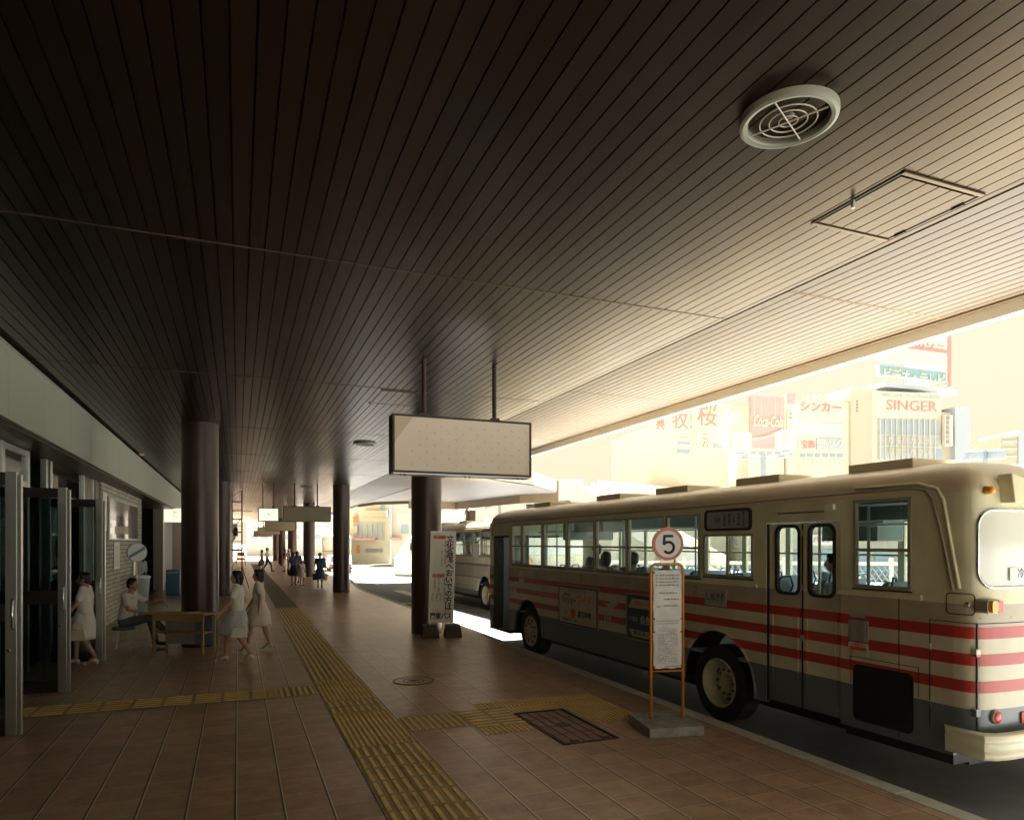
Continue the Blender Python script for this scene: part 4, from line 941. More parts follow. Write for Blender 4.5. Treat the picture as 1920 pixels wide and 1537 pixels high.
    # wheels
    def wheel(x, y, rear, s):
        t_ = MB().lathe([(.30, .17), (.30, -.0), (.33, -.012), (.44, -.012), (.472, .01), (.476, .06), (.476, .24), (.44, .27), (.30, .27)], c=(x, y, .476), axis='x', seg=48, caps=(False, True))
        if s < 0:
            for v in t_.bm.verts: v.co.x = 2*x - v.co.x
        w_ = t_.build('wheel', 'rubber', B, smooth='angle')
        if s > 0:
            if rear: pr = [(.305, -.008), (.292, -.016), (.283, -.004), (.262, .10), (.235, .155), (.19, .165), (.19, .13), (.10, .13), (.095, .10), (.07, .095), (.065, .05), (.0, .045)]
            else: pr = [(.305, -.005), (.29, -.012), (.28, .01), (.26, .02), (.20, -.012), (.12, -.018), (.10, -.03), (.085, -.06), (.0, -.065)]
            r_ = MB().lathe(pr, c=(x, y, .476), axis='x', seg=48, caps=(False, True)).build('rim', 'rim_cream', w_, smooth='angle')
            nm = MB()
            for k in range(10):
                a = 2*math.pi*k/10; yy, zz = y + .155*math.cos(a), .476 + .155*math.sin(a); dx_ = .125 if rear else -.02
                nm.lathe([(.016, dx_+.01), (.016, dx_-.02), (.008, dx_-.035)], c=(x, yy, zz), axis='x', seg=6)
            nm.build('nuts', 'rim_rust', w_)
            hm = MB()
            for k in range(6 if rear else 8):
                a = 2*math.pi*(k+.5)/(6 if rear else 8); rr_ = .215; yy, zz = y + rr_*math.cos(a), .476 + rr_*math.sin(a); dx_ = .158 if rear else -.0075
                hm.lathe([(.034, dx_), (.034, dx_-.006)], c=(x, yy, zz), axis='x', seg=14)
            hm.build('rim_holes', 'black', w_)
    wheel(.045, 3.22, True, 1); wheel(.045, 8.72, False, 1); wheel(BW_-.045, 3.22, True, -1); wheel(BW_-.045, 8.72, False, -1)
    for c in (3.22, 8.76):
        m_ = MB(); r_ = .66 if c < 5 else .63
        pts = arc_notch(c, r_ + .012, .47, .42, 24); m_.tube([(-.004, p[0], p[1]) for p in pts], .016, 6); m_.build('arch_lip', paint, B, smooth=True)
        m_ = MB().grid([[(x, c + (r_-.002)*math.cos(a), .47 + (r_-.002)*math.sin(a)) for a in [math.pi*k/16 for k in range(17)]] for x in (.045, .5)]).build('arch_liner', 'black', B)
    # front lamps, mirror arm
    MB().slab(rrect(.03, 1.06, .10, 1.20, .02), [], lambda a, b, c: (a - .05, c, b), 10.74, 10.82).build('marker_lamp', 'amber', B, bevel=.01)
    mr_ = MB().tube([(.02, 10.80, 2.30), (-.10, 10.98, 2.36), (-.22, 11.05, 2.22)], .012, 8).build('mirror_arm', 'black', B, smooth=True)
    MB().slab(rrect(-.075, -.17, .075, .17, .05), [], lambda a, b, c: (-.24 + a, 11.05 + c, 2.05 + b), -.02, .02).build('mirror', 'steel_light', mr_)
    MB().box((.35, 10.835, 1.52), (2.1, 10.845, 2.34)).build('windscreen', 'glass_clear', B)
    return B
mat('faded', (.33, .22, .13), rough=.5)
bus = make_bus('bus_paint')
BO = Vector((5.663, 3.7536, ROAD)); bus.location = BO; BROT = math.atan2(.03418, .99942); bus.rotation_euler = (0, 0, BROT)
tag(bus, 'parked cream bus with red stripes and adverts standing at stop five', 'bus')
BM = Matrix.Translation(BO) @ Matrix.Rotation(BROT, 4, 'Z')
other = make_bus('bus_paint_other', main=False); other.location = (7.75, 18.2, ROAD); other.rotation_euler = (0, 0, R_(2.5))
tag(other, 'pale second bus with thin purple lines in the lane beyond the parked bus', 'bus')
far_bus = copy_tree(other); far_bus.location = (6.9, 62, ROAD); far_bus.rotation_euler = (0, 0, R_(-8)); tag(far_bus, 'far blurred pale bus beyond the columns, behind the small car', 'bus')

# ================================================================== STOP FLAG NUMBER 5
t = empty('bus_stop_flag', (4.44, 6.42, 0), R_(-12), 'orange bus stop frame with number 5 disc and white timetables on a concrete slab', 'bus stop')
m_ = MB()
for s in (-1, 1): pass
HW, TOP = .188, 1.81
path = [(-HW, 0, .09), (-HW, 0, TOP-.06), (-HW+.012, 0, TOP-.025), (-HW+.045, 0, TOP), (HW-.045, 0, TOP), (HW-.012, 0, TOP-.025), (HW, 0, TOP-.06), (HW, 0, .09)]
m_.tube(path, .0165, 12).tube([(-HW, 0, .62), (HW, 0, .62)], .009, 8).build('frame', 'orange_paint', t, smooth=True)
MB().slab(rrect(-.36, -.40, .26, .27, .02), [], lambda a, b, c: (a, b, c), .001, .10).build('base_slab', 'concrete', t, bevel=.012)
MB().box((-.075, -.008, TOP+.0), (.075, .008, TOP+.055)).build('bracket', 'steel_light', t)
d_ = MB().lathe([(.183, -.010), (.185, 0), (.183, .010)], c=(0, -.022, 2.035), axis='y', seg=48).build('disc', 'disc_white', t, smooth='angle')
MB().slab([(.180*math.cos(a), .180*math.sin(a)) for a in [2*math.pi*k/48 for k in range(48)]], [[(.150*math.cos(a), .150*math.sin(a)) for a in [2*math.pi*k/48 for k in range(48)]]], lambda a, b, c: (a, c, 2.035 + b), -.0345, -.031).build('red_ring', 'disc_red', d_)
# numeral 5 with the rounded gothic strokes of the disc
five = [(-.045, .078), (.055, .078)]
m_ = MB(); S = .0145
def stroke(pts):
    for a, b in zip(pts[:-1], pts[1:]):
        d = Vector(b) - Vector(a); nn = Vector((-d.y, d.x)).normalized() * S; e = d.normalized() * .006
        A, Bp = Vector(a) - e, Vector(b) + e
        m_.slab([tuple(A+nn), tuple(Bp+nn), tuple(Bp-nn), tuple(A-nn)], [], lambda p, q, c: (p, c, 2.035 + q), -.0365 - .0001*len(pts), -.033)
stroke([(.052, .088), (-.042, .088)]); stroke([(-.042, .092), (-.050, .0)])
arc5 = [(-.050, .0), (-.02, .020)] + [(.004 + .062*math.cos(R_(a)), -.038 + .060*math.sin(R_(a))) for a in range(80, -150, -18)]
stroke(arc5); m_.build('numeral', 'ink', d_)
def sheet(z0, z1, w, seed):
    rows = []; n = 14
    for j in range(n+1):
        z = z0 + (z1-z0)*j/n
        rows.append([(-w + 2*w*i/8, -.024 - .0035*math.sin(i*1.3 + j*.9 + seed) - .002*math.sin(j*2.1), z + (.006*math.sin(i*1.7+seed) if j in (0, n) else 0)) for i in range(9)])
    return MB().grid(rows)
s1 = sheet(1.12, 1.735, .158, 0).build('timetable', 'timetable', t, smooth=True); s2 = sheet(.655, 1.13, .158, 2).build('timetable', 'timetable', t, smooth=True)
for z0, z1 in ((1.10, 1.74), (.66, 1.12)): MB().box((-.165, -.014, z0), (.165, -.010, z1)).build('backing_board', 'steel_light', t)
m_ = MB()
for j in range(9):
    z = 1.68 - j*.036 - (.05 if j > 3 else 0); x = -.10 if j < 5 else -.05
    if j in (5, 7): continue
    while x < .11: w_ = random.uniform(.008, .035); m_.box((x, -.0315, z), (min(x+w_, .13), -.0305, z+random.uniform(.010, .017))); x += w_ + .006
    if j < 4: m_.box((-.145, -.0315, z), (-.122, -.0305, z+.012))
m_.box((-.135, -.0315, 1.335), (-.09, -.0305, 1.345)); m_.box((-.14, -.0315, 1.178), (.13, -.0305, 1.186)); m_.box((-.13, -.0315, 1.15), (.125, -.0305, 1.156))
m_.build('print', 'ink_grey', s1)
m_ = MB()
for j in range(20):
    for i in range(12):
        if random.random() < .8: m_.box((-.115 + i*.019, -.0315, .73 + j*.0185), (-.115 + i*.019 + random.uniform(.005, .015), -.0305, .73 + j*.0185 + .008))
m_.box((-.125, -.0315, .715), (.118, -.0305, .7165)).box((-.125, -.0315, 1.105), (.118, -.0305, 1.1065)).box((-.03, -.0315, .675), (.12, -.0305, .682))
m_.build('print', 'ink_grey', s2)
m_ = MB()
for z in (1.72, 1.205, 1.06, .675):
    for s in (-1, 1): m_.box((s*.163-.011, -.036, z-.009), (s*.163+.011, -.006, z+.009))
m_.build('clip', 'rim_rust', t)

# ================================================================== LEAFLET STAND by the column
t = empty('notice_stand', (4.12, 14.35, 0), R_(-12), 'tall white notice stand with vertical black writing on two concrete blocks', 'notice stand')
LEAN = R_(-2.0)
lx = lambda a, z: a - math.tan(LEAN)*(z - 1.2)*.9
bw = .265
bd = MB().slab([(lx(-bw, .32), .32), (lx(bw, .32), .32), (lx(bw, 2.29), 2.29), (lx(-bw, 2.29), 2.29)], [], lambda a, b, c: (a, c, b), -.012, .012).build('board', 'fascia_white', t)
MB().slab([(lx(-bw-.008, .31), .31), (lx(bw+.008, .31), .31), (lx(bw+.008, 2.30), 2.30), (lx(-bw-.008, 2.30), 2.30)], [[(lx(-bw+.006, .325), .325), (lx(bw-.006, .325), .325), (lx(bw-.006, 2.285), 2.285), (lx(-bw+.006, 2.285), 2.285)]], lambda a, b, c: (a, c, b), -.0145, .0145).build('rim', 'steel_light', t)
for s in (-1, 1):
    MB().tube([(s*.225 - .03, .03, .10), (s*.225, .03, 1.9)], .014).build('leg', 'steel', t)
    MB().slab([(-.20, .001), (.20, .001), (.15, .265), (-.15, .265)], [], lambda a, b, c: (s*.245 - .01 + a, c, b), -.16, .20).build('block', 'concrete_dark', t, bevel=.012)
rt = (90, 0, 0)
for i, ch in enumerate('文化会館へおいでの方は'): text(ch, .165, 'ink_blue' if i < 1 else 'ink', bd, (lx(.150, 2.12 - i*.148), -.0135, 2.12 - i*.148), rt, bold=.004)
text('関東バス', .15, 'ink', bd, (lx(0, .45), -.0135, .45), rt, width=.46, bold=.005)
MB().box((lx(-.25, .56), -.0135, .556), (lx(.24, .56), -.0125, .562)).build('rule', 'ink_grey', bd)
for zz, s in ((2.17, '13番ホーム'), (1.335, '14番ホーム')):
    g_ = MB().slab(rrect(lx(-.215, zz), zz-.036, lx(.055, zz), zz+.036, .034), [], lambda a, b, c: (a, c, b), -.0140, -.012).build('red_tag', 'ink_red', bd)
    text(s, .058, 'paper_white', bd, (lx(-.08, zz), -.0150, zz), rt, width=.22)
for x, z0, s in ((.055, 2.08, '作新学院・桜通り経由文化会館'), (-.02, 1.85, '駒生・羽黒山行'), (.055, 1.26, '運動公園・大通経由文化会館前'), (-.02, .93, '鶴田駅行'), (-.065, 1.26, '西川田・桜通経由'), (-.10, .93, '新鹿沼行'), (-.155, 1.26, '江曽島経由'), (-.20, .93, '西川田行')):
    for i, ch in enumerate(s):
        zz = z0 - i*.0475 * (.78 if len(s) > 10 else 1)
        if zz > .60: text(ch, .042, 'ink', bd, (lx(x, zz), -.0135, zz), rt)

# ================================================================== PEOPLE
def remesh(o, v, sm=6):
    r = o.modifiers.new('remesh', 'REMESH'); r.mode = 'VOXEL'; r.voxel_size = v; r.use_smooth_shade = True
    if sm: s = o.modifiers.new('smooth', 'SMOOTH'); s.factor = .5; s.iterations = sm
def person(loc, rz, label, J, top='cloth_white', bottom='cloth_grey', kind='pants', sleeves='short', hair='short', shoes='shoe_dark', vox=.012, group=None, hat=None, heel=False, hem=.48, name='person', scale=1.0, legs_bare=True, collar=True):
    V = {k: Vector(p) for k, p in J.items()}
    t = empty(name, loc, rz, label, 'person', group); t.scale = (scale,)*3
    far = vox > .016
    def mir(k, s): return V[k + ('_l' if s < 0 else '_r')]
    m_ = MB(); hd, nk, ch, pe = V['head'], V['neck'], V['chest'], V['pelvis']
    fw = V.get('face', Vector((0, 1, 0))).normalized(); sd_ = fw.cross(Vector((0, 0, 1))).normalized(); upv = sd_.cross(fw)
    m_.cap(nk - Vector((0, 0, .03)), hd - upv*.05 - fw*.02, .052, .050)
    m_.ball(hd + upv*.02 - fw*.012, .088, 3, (.86, 1.06, 1.05)); m_.ball(hd - upv*.045 + fw*.022, .062, 2, (.88, 1.0, 1.0)); m_.ball(hd - upv*.088 + fw*.052, .026, 2)
    m_.cap(hd + upv*.012 + fw*.082, hd - upv*.022 + fw*.104, .009, .015, 8); m_.ball(hd - upv*.052 + fw*.083, .017, 2, (1.3, .8, .7))
    for s in (-1, 1): m_.ball(hd + sd_*s*.081 - fw*.01 - upv*.008, .021, 2, (.5, 1, 1.4))
    # trunk
    lat = (V['sh_r'] - V['sh_l']).normalized()
    for s in (-1, 1):
        sh, el, wr = mir('sh', s), mir('el', s), mir('wr', s); hp, kn, an = mir('hip', s), mir('knee', s), mir('ank', s); to = mir('toe', s)
        m_.cap(ch + lat*s*.065, pe + lat*s*.065, .095, .095); m_.cap(nk - Vector((0, 0, .07)), sh, .055, .048); m_.cap(sh, ch + lat*s*.06 - Vector((0, 0, .05)), .055, .09)
        m_.cap(sh, el, .046, .036); m_.cap(el, wr, .036, .024); m_.cap(hp, kn, .085, .054); m_.cap(kn, an, .052, .034); m_.cap(kn + (an-kn)*.25, kn + (an-kn)*.4, .055, .050)
        m_.cap(an, to, .036, .026)
        # palm, four fingers and a thumb
        hdir = V.get('hand' + ('_l' if s < 0 else '_r'), (wr - el)).normalized(); side = hdir.cross(Vector((0, 0, 1)))
        side = (lat if side.length < .2 else side).normalized(); nrm = hdir.cross(side).normalized()
        if nrm.z > 0: nrm = -nrm
        m_.cap(wr, wr + hdir*.065, .022, .026)
        for i, (o_, L_) in enumerate(((-.030, .062), (-.010, .074), (.010, .070), (.029, .054))):
            p0 = wr + hdir*.075 + side*o_; p1 = p0 + (hdir*.85 + nrm*.3).normalized()*L_*.5; p2 = p1 + (hdir*.5 + nrm*.85).normalized()*L_*.5
            if not far: m_.cap(p0, p1, .0095, .009, 8); m_.cap(p1, p2, .009, .0075, 8)
            else: m_.cap(p0, p2, .012, .010, 8)
        m_.cap(wr + hdir*.02 - side*.022*s, wr + hdir*.065 - side*.050*s + nrm*.01, .011, .009, 8)
    body = m_.build('body', 'skin', t); remesh(body, vox, 3)
    # shirt
    m_ = MB(); slv = {'short': .62, 'long': 1.9, 'none': .12}[sleeves]
    for s in (-1, 1):
        sh, el, wr = mir('sh', s), mir('el', s), mir('wr', s)
        m_.cap(ch + lat*s*.062, pe + lat*s*.060 + Vector((0, 0, .04)), .112, .108); m_.cap(nk - Vector((0, 0, .075)), sh, .062, .062); m_.cap(sh, ch + lat*s*.06 - Vector((0, 0, .05)), .068, .105)
        if slv <= 1: m_.cap(sh, sh + (el-sh)*slv, .062, .058)
        else: m_.cap(sh, el, .062, .050); m_.cap(el, el + (wr-el)*.9, .050, .036)
    o = m_.build('shirt' if kind != 'dress' else 'dress_top', top, t); remesh(o, vox*1.1, 5)
    if kind == 'pants':
        m_ = MB()
        for s in (-1, 1):
            hp, kn, an = mir('hip', s), mir('knee', s), mir('ank', s)
            m_.cap(pe + lat*s*.05 + Vector((0, 0, .05)), hp, .108, .108); m_.cap(hp, kn, .102, .074); m_.cap(kn, an + (kn-an)*.06, .074, .060)
        o = m_.build('trousers', bottom, t); remesh(o, vox*1.1, 4)
    else:
        # skirt: elliptical rings from the waist to the hem, following the legs
        m_ = MB(); c0_ = pe + Vector((0, 0, .10)); kk = (V['knee_l'] + V['knee_r'])/2; spread = (V['knee_r'] - V['knee_l']).length
        rows = []; N = 28; mv = V['knee_r'] - V['knee_l']; fwd_sp = abs(mv.y)
        for j in range(9):
            f = j/8; c = c0_.lerp(Vector((kk.x, kk.y, hem)), f); rx = .125 + .075*min(1, f*2.2) + .03*f; ry = .105 + .065*min(1, f*2.2) + fwd_sp*.42*f
            rows.append([(c.x + math.cos(a)*(rx + .010*f*math.sin(7*a)), c.y + math.sin(a)*(ry + .012*f*math.sin(7*a + 1)), c.z) for a in [2*math.pi*k/N for k in range(N)] + [0]])
        m_.grid(rows); o = m_.build('skirt', bottom, t, smooth=True)
        sl_ = o.modifiers.new('thick', 'SOLIDIFY'); sl_.thickness = .006
    # shoes
    for s in (-1, 1):
        an, to = mir('ank', s), mir('toe', s); d = (to - an); d.z = 0; d.normalize(); m_ = MB()
        if heel:
            lift = Vector((0, 0, 0)); hb = Vector((an.x, an.y, to.z + .03)) - d*.035
            m_.cap(hb + Vector((0, 0, .012)), an + d*.03 - Vector((0, 0, .035)), .030, .033); m_.cap(an + d*.03 - Vector((0, 0, .04)), to + d*.015, .032, .020); m_.cap(to, to + d*.05 - Vector((0, 0, .006)), .027, .011)
            m_.cap(hb, hb - Vector((0, 0, .05)), .016, .009, 8)
        else:
            m_.cap(an - d*.035 - Vector((0, 0, .03)), an + d*.03 - Vector((0, 0, .02)), .042, .042); m_.cap(an + d*.03 - Vector((0, 0, .03)), to + d*.03, .040, .034); m_.ball(to + d*.03, .036, 2, (1, 1, .8))
        o = m_.build('shoe', shoes, t); remesh(o, min(vox, .012), 2)
    # hair
    m_ = MB(); hc = hd + upv*.035 - fw*.028
    m_.ball(hc, .096, 3, (.90, 1.02, .98)); m_.ball(hd - fw*.055 - upv*.02, .072, 2)
    m_.cap(hd + upv*.098 + fw*.03, hd + upv*.085 + fw*.062, .035, .018)
    for s in (-1, 1): m_.cap(hd + sd_*s*.072 + upv*.05, hd + sd_*s*.080 + upv*.0 + fw*.005, .025, .012)
    if hair == 'bob':
        m_.cap(hd - fw*.06, hd - fw*.055 - upv*.10, .07, .055)
        for s in (-1, 1): m_.cap(hd + sd_*s*.075 - fw*.02 + upv*.04, hd + sd_*s*.075 - fw*.03 - upv*.09, .035, .026)
    o = m_.build('hair', 'hair_black', t); remesh(o, max(vox*.8, .009), 4)
    if not far:
        m_ = MB()
        for s in (-1, 1): m_.ball(hd + fw*.084 + sd_*s*.031 + upv*.008, .0105, 2, (1.3, .6, .7)); m_.cap(hd + fw*.088 + sd_*s*.018 + upv*.030, hd + fw*.082 + sd_*s*.045 + upv*.030, .004, .003, 6)
        m_.build('eyes', 'hair_black', t)
        m_ = MB().cap(hd - upv*.052 + fw*.092 - sd_*.016, hd - upv*.052 + fw*.092 + sd_*.016, .005, .005, 6).build('mouth', 'lips' if 'lips' in MATS else mat('lips', (.30, .10, .08), rough=.5), t)
    if hat:
        m_ = MB().lathe([(.19, .050), (.185, .058), (.105, .066), (.10, .12), (.07, .145), (.0, .15)], c=tuple(hd), seg=24).build('hat', hat, t, smooth=True)
    return t

def standing(turn=0, arms=((.23, .0, 1.07), (.25, .06, .82)), walk=0.0, look=(0, 1, 0), h=1.0):
    J = dict(pelvis=(0, 0, .90), chest=(0, .01, 1.20), neck=(0, -.005, 1.38), head=(0, .025, 1.50), face=look,
             sh_l=(-.165, 0, 1.335), sh_r=(.165, 0, 1.335), hip_l=(-.085, 0, .86), hip_r=(.085, 0, .86))
    (ex, ey, ez), (wx, wy, wz) = arms; sw = walk*.5
    J.update(el_l=(-ex, ey + sw*.5, ez), wr_l=(-wx, wy + sw, wz), el_r=(ex, ey - sw*.6, ez), wr_r=(wx, wy - sw*.8, wz))
    J.update(knee_l=(-.085, .04 - walk*.25 + .03, .48), ank_l=(-.085, -walk*.65, .085 + abs(walk)*.12), toe_l=(-.09, -walk*.65 + .13, .035),
             knee_r=(.085, .04 + walk*.42, .48), ank_r=(.085, walk*.62, .085), toe_r=(.09, walk*.62 + .14, .035))
    return J
def heels(J):
    for k in ('ank_l', 'ank_r'): J[k] = (J[k][0], J[k][1], J[k][2] + .045)
    return J

# the man on the stool, left forearm on the desk, looking along the concourse
man = at(238, 1165, 13.3); MANL = (man.x - .03, man.y, 0)
J = dict(pelvis=(0, 0, .52), chest=(0, .06, .86), neck=(0, .10, 1.08), head=(.0, .145, 1.235), face=(.25, 1, -.05),
         sh_l=(-.19, .09, 1.03), sh_r=(.19, .06, 1.03), el_l=(-.26, .36, .84), wr_l=(-.22, .62, .87), hand_l=(.1, .7, -.55),
         el_r=(.27, .16, .77), wr_r=(.10, .42, .68), hand_r=(-.5, .7, -.2), hip_l=(-.09, .02, .50), hip_r=(.09, .02, .50),
         knee_l=(-.10, .42, .56), ank_l=(-.12, .52, .11), toe_l=(-.13, .67, .05), knee_r=(.05, .48, .58), ank_r=(.02, .84, .24), toe_r=(.02, .98, .17))
person(MANL, R_(-104), 'seated man in white short sleeved shirt and grey trousers, leg stretched, by the desk', J, 'cloth_white', 'cloth_grey', 'pants', 'short', 'short', 'shoe_dark', .011)
t = empty('stool', (MANL[0] - .02, MANL[1], 0), 0, 'teal padded stool with thin metal legs under the seated man', 'stool')
MB().lathe([(.19, .36), (.20, .375), (.20, .41), (.18, .425)], seg=32).build('seat', 'teal_vinyl', t, smooth='angle')
for a in (45, 135, 225, 315): MB().tube([(.10*math.cos(R_(a)), .10*math.sin(R_(a)), .36), (.17*math.cos(R_(a)), .17*math.sin(R_(a)), 0.001)], .010, 8).build('leg', 'steel', t)
MB().tube([(.145*math.cos(a), .145*math.sin(a), .14) for a in [2*math.pi*k/24 for k in range(24)]], .006, 6, closed=True).build('foot_ring', 'steel', t)

# desk
DX0, DX1, DY0, DY1 = -1.46, -.40, 13.95, 14.43
t = empty('desk', ((DX0+DX1)/2, (DY0+DY1)/2, 0), R_(-28), 'long yellow brown desk with pale front panels in front of the large dark column', 'desk')
hx, hy = (DX1-DX0)/2, (DY1-DY0)/2
MB().box((-hx, -hy, .70), (hx, hy, .735)).build('top', 'wood_desk', t, bevel=.006)
MB().box((-hx+.03, -hy+.04, .60), (hx-.03, -hy+.06, .699)).build('apron', 'wood_desk', t)
MB().box((-hx+.05, hy-.08, .12), (.12, hy-.06, .60)).build('modesty_panel', 'desk_grey', t); MB().box((.125, hy-.10, .12), (hx-.05, hy-.06, .66)).build('drawer_unit', mat('drawer_blue', (.16, .19, .21), rough=.5), t)
MB().box((-hx+.04, -hy+.10, .36), (hx-.06, -hy+.40, .38)).build('shelf', 'wood_desk', t)
for x in (-hx+.03, hx-.07):
    for y in (-hy+.03, hy-.06): MB().box((x, y, .001), (x+.035, y+.035, .699)).build('leg', 'wood_desk', t)
t = empty('paper_sheets', (-.80, 14.12, .7365), R_(20), 'loose white sheets lying on the desk top', 'papers'); MB().box((-.15, -.10, 0), (.10, .10, .004)).box((-.05, -.05, .0045), (.18, .12, .007)).build('sheet', 'paper_white', t)

# two women walking past (long exposure in the photograph; here at rest in mid stride)
Jw = heels(standing(walk=.34, arms=((.22, .02, 1.08), (.23, .12, .86))))
wA = gpA = at(446, 1017, 11.75); person((wA.x, wA.y, 0), R_(84), 'nearer walking woman in white blouse and pale skirt with white heeled shoes', Jw, 'cloth_white', 'skirt_grey', 'skirt', 'short', 'bob', 'shoe_white', .012, 'women walking towards the station doors', heel=True, hem=.50, scale=.97)
Jw2 = heels(standing(walk=-.30, arms=((.22, .02, 1.08), (.23, .12, .86))))
wB = at(486, 1017, 13.0); person((wB.x, wB.y, 0), R_(80), 'farther walking woman in cream blouse and pale skirt with pale blue shoes', Jw2, 'cloth_cream', 'cloth_cream', 'skirt', 'short', 'bob', 'shoe_blue', .012, 'women walking towards the station doors', heel=True, hem=.50, scale=.95)

wC = at(160, 1017, 11.4); person((wC.x, wC.y, 0), R_(86), 'walking woman in white dress seen beside the far glass door', heels(standing(walk=.26, arms=((.22, .02, 1.08), (.23, .12, .86)))), 'cloth_white', 'cloth_white', 'skirt', 'short', 'short', 'shoe_white', .014, 'women walking towards the station doors', heel=True, hem=.46, scale=.96)
for p_, s_, c_, lb_ in ((wA, (.02, -.33), 'cloth_white', 'small white handbag carried by the nearer walking woman'), (wC, (-.05, -.32), 'sign_tape', 'tan handbag of the woman beside the glass doors')):
    t = empty('handbag', (p_.x + s_[0], p_.y + s_[1], .46), R_(-6), lb_, 'bag'); MB().slab([(-.13, 0), (.13, 0), (.105, .17), (-.105, .17)], [], lambda a, b, c: (a, c, b), -.035, .035).build('pouch', c_, t, bevel=.012)
    MB().tube([(-.07, 0, .16), (-.055, 0, .27), (0, 0, .31), (.055, 0, .27), (.07, 0, .16)], .007, 6).build('handle', c_, t, smooth=True)
# person in the passage, half hidden by the brick wall
pC = at(266, 1060, 24.6); person((pC.x, pC.y, 0), R_(60), 'person in pale blue blouse and navy skirt half hidden behind the brick wall end', standing(), 'cloth_paleblue', 'cloth_navy', 'skirt', 'long', 'bob', 'shoe_dark', .018, hem=.50)

# the people along the concourse
def stand_at(u, v_feet, rz, lb, sc_=1.0, walk=0, **k):
    d = EYE*F_PX/(v_feet - HY); p = at(u, HY, d); k.setdefault('vox', .020)
    return person((p.x, p.y, 0), R_(rz), lb, standing(walk=walk), scale=sc_, **k)
G = 'people waiting along the concourse'
stand_at(551, 1096, 180, 'woman in blue top and black skirt, left of the girl in white', .98, top='cloth_blue', bottom='cloth_black', kind='skirt', hair='bob', hem=.45, group=G)
stand_at(557, 1093, 10, 'woman in brown dress close behind the girl in white', 1.0, top='cloth_maroon', bottom='cloth_black', kind='skirt', hair='bob', hem=.40, group=G)
stand_at(566, 1098, 200, 'girl in white dress with a pale sun hat', .74, top='cloth_white', bottom='cloth_white', kind='skirt', sleeves='none', hair='bob', hem=.55, hat='cloth_paleblue', group=G)
stand_at(600, 1101, 175, 'woman in plain blue grey dress carrying bags, right of the girl in white', .98, top='cloth_blue', bottom='cloth_blue', kind='skirt', hair='short', hem=.42, walk=.1, group=G)
stand_at(491, 1071, 100, 'woman in white blouse and dark skirt walking beside a man, far along the concourse', .95, walk=.2, top='cloth_white', bottom='cloth_grey', kind='skirt', hair='bob', hem=.45, group=G)
stand_at(501, 1071, -95, 'man in cream shirt and blue grey trousers walking beside the far woman', 1.04, walk=.5, top='cloth_cream', bottom='cloth_blue', kind='pants', hair='short', group=G)
stand_at(534, 1071, 90, 'far woman in maroon blouse with dark hand bag beside a sun hat wearer', .97, top='cloth_maroon', bottom='cloth_cream', kind='skirt', hair='bob', hem=.4, group=G)
stand_at(541, 1070, -60, 'far person in pale clothes and cream sun hat', .97, top='cloth_cream', bottom='cloth_white', kind='pants', hair='short', hat='cloth_cream', group=G)
def bag(u, v, z, c, lb):
    d = EYE*F_PX/(v - HY); p = at(u, HY, d); t = empty('shopping_bag', (p.x, p.y, z), 0, lb, 'bag')
    MB().slab([(-.15, 0), (.15, 0), (.17, .30), (-.17, .30)], [], lambda a, b, c_: (a, c_, b), -.06, .06).build('pouch', c, t, bevel=.01)
    MB().tube([(-.08, 0, .30), (-.06, 0, .42), (.06, 0, .42), (.08, 0, .30)], .010, 6).build('handle', c, t)
bag(593, 1100, .32, 'cloth_maroon', 'dark red bag on the left of the blue dress woman'); bag(607, 1101, .32, 'sign_tape', 'tan paper bag on the right of the blue dress woman'); bag(530, 1070, .35, 'cloth_black', 'black bag beside the far woman in maroon'); bag(545, 1095, .45, 'cloth_black', 'black shoulder bag of the woman in blue and black')

# bus passengers
def rider(x, y, zf, label, top, hair, sc_=1.0, face=(0, 1, 0)):
    p = BM @ Vector((x, y, zf)); JJ = dict(pelvis=(0, 0, .50), chest=(0, .0, .82), neck=(0, .01, 1.02), head=(0, .035, 1.16), face=face,
        sh_l=(-.18, 0, .98), sh_r=(.18, 0, .98), el_l=(-.22, .06, .74), wr_l=(-.14, .28, .66), el_r=(.22, .06, .74), wr_r=(.14, .28, .66),
        hip_l=(-.09, .02, .50), hip_r=(.09, .02, .50), knee_l=(-.10, .33, .53), ank_l=(-.10, .30, .12), toe_l=(-.10, .38, .04), knee_r=(.10, .33, .53), ank_r=(.10, .30, .12), toe_r=(.10, .38, .04))
    person(tuple(p), BROT, label, JJ, top, 'cloth_grey', 'pants', 'short', hair, 'shoe_dark', .016, 'passengers seated in the bus', scale=sc_)
rider(.80, 7.42, .93, 'passenger with dark hair sitting tall, third side window from the front of the bus', 'cloth_grey', 'short')
rider(.50, 6.62, .80, 'passenger with greyish hair low at the fourth side window of the bus', 'cloth_cream', 'bob')
rider(.50, 5.78, .80, 'passenger with rounded dark hair low at the fifth side window of the bus', 'cloth_grey', 'short')
rider(1.9, 3.1, .80, 'passenger in pale shirt seen through the sliding window under the destination blind', 'cloth_paleblue', 'short', 1.0, (-.5, 1, 0))

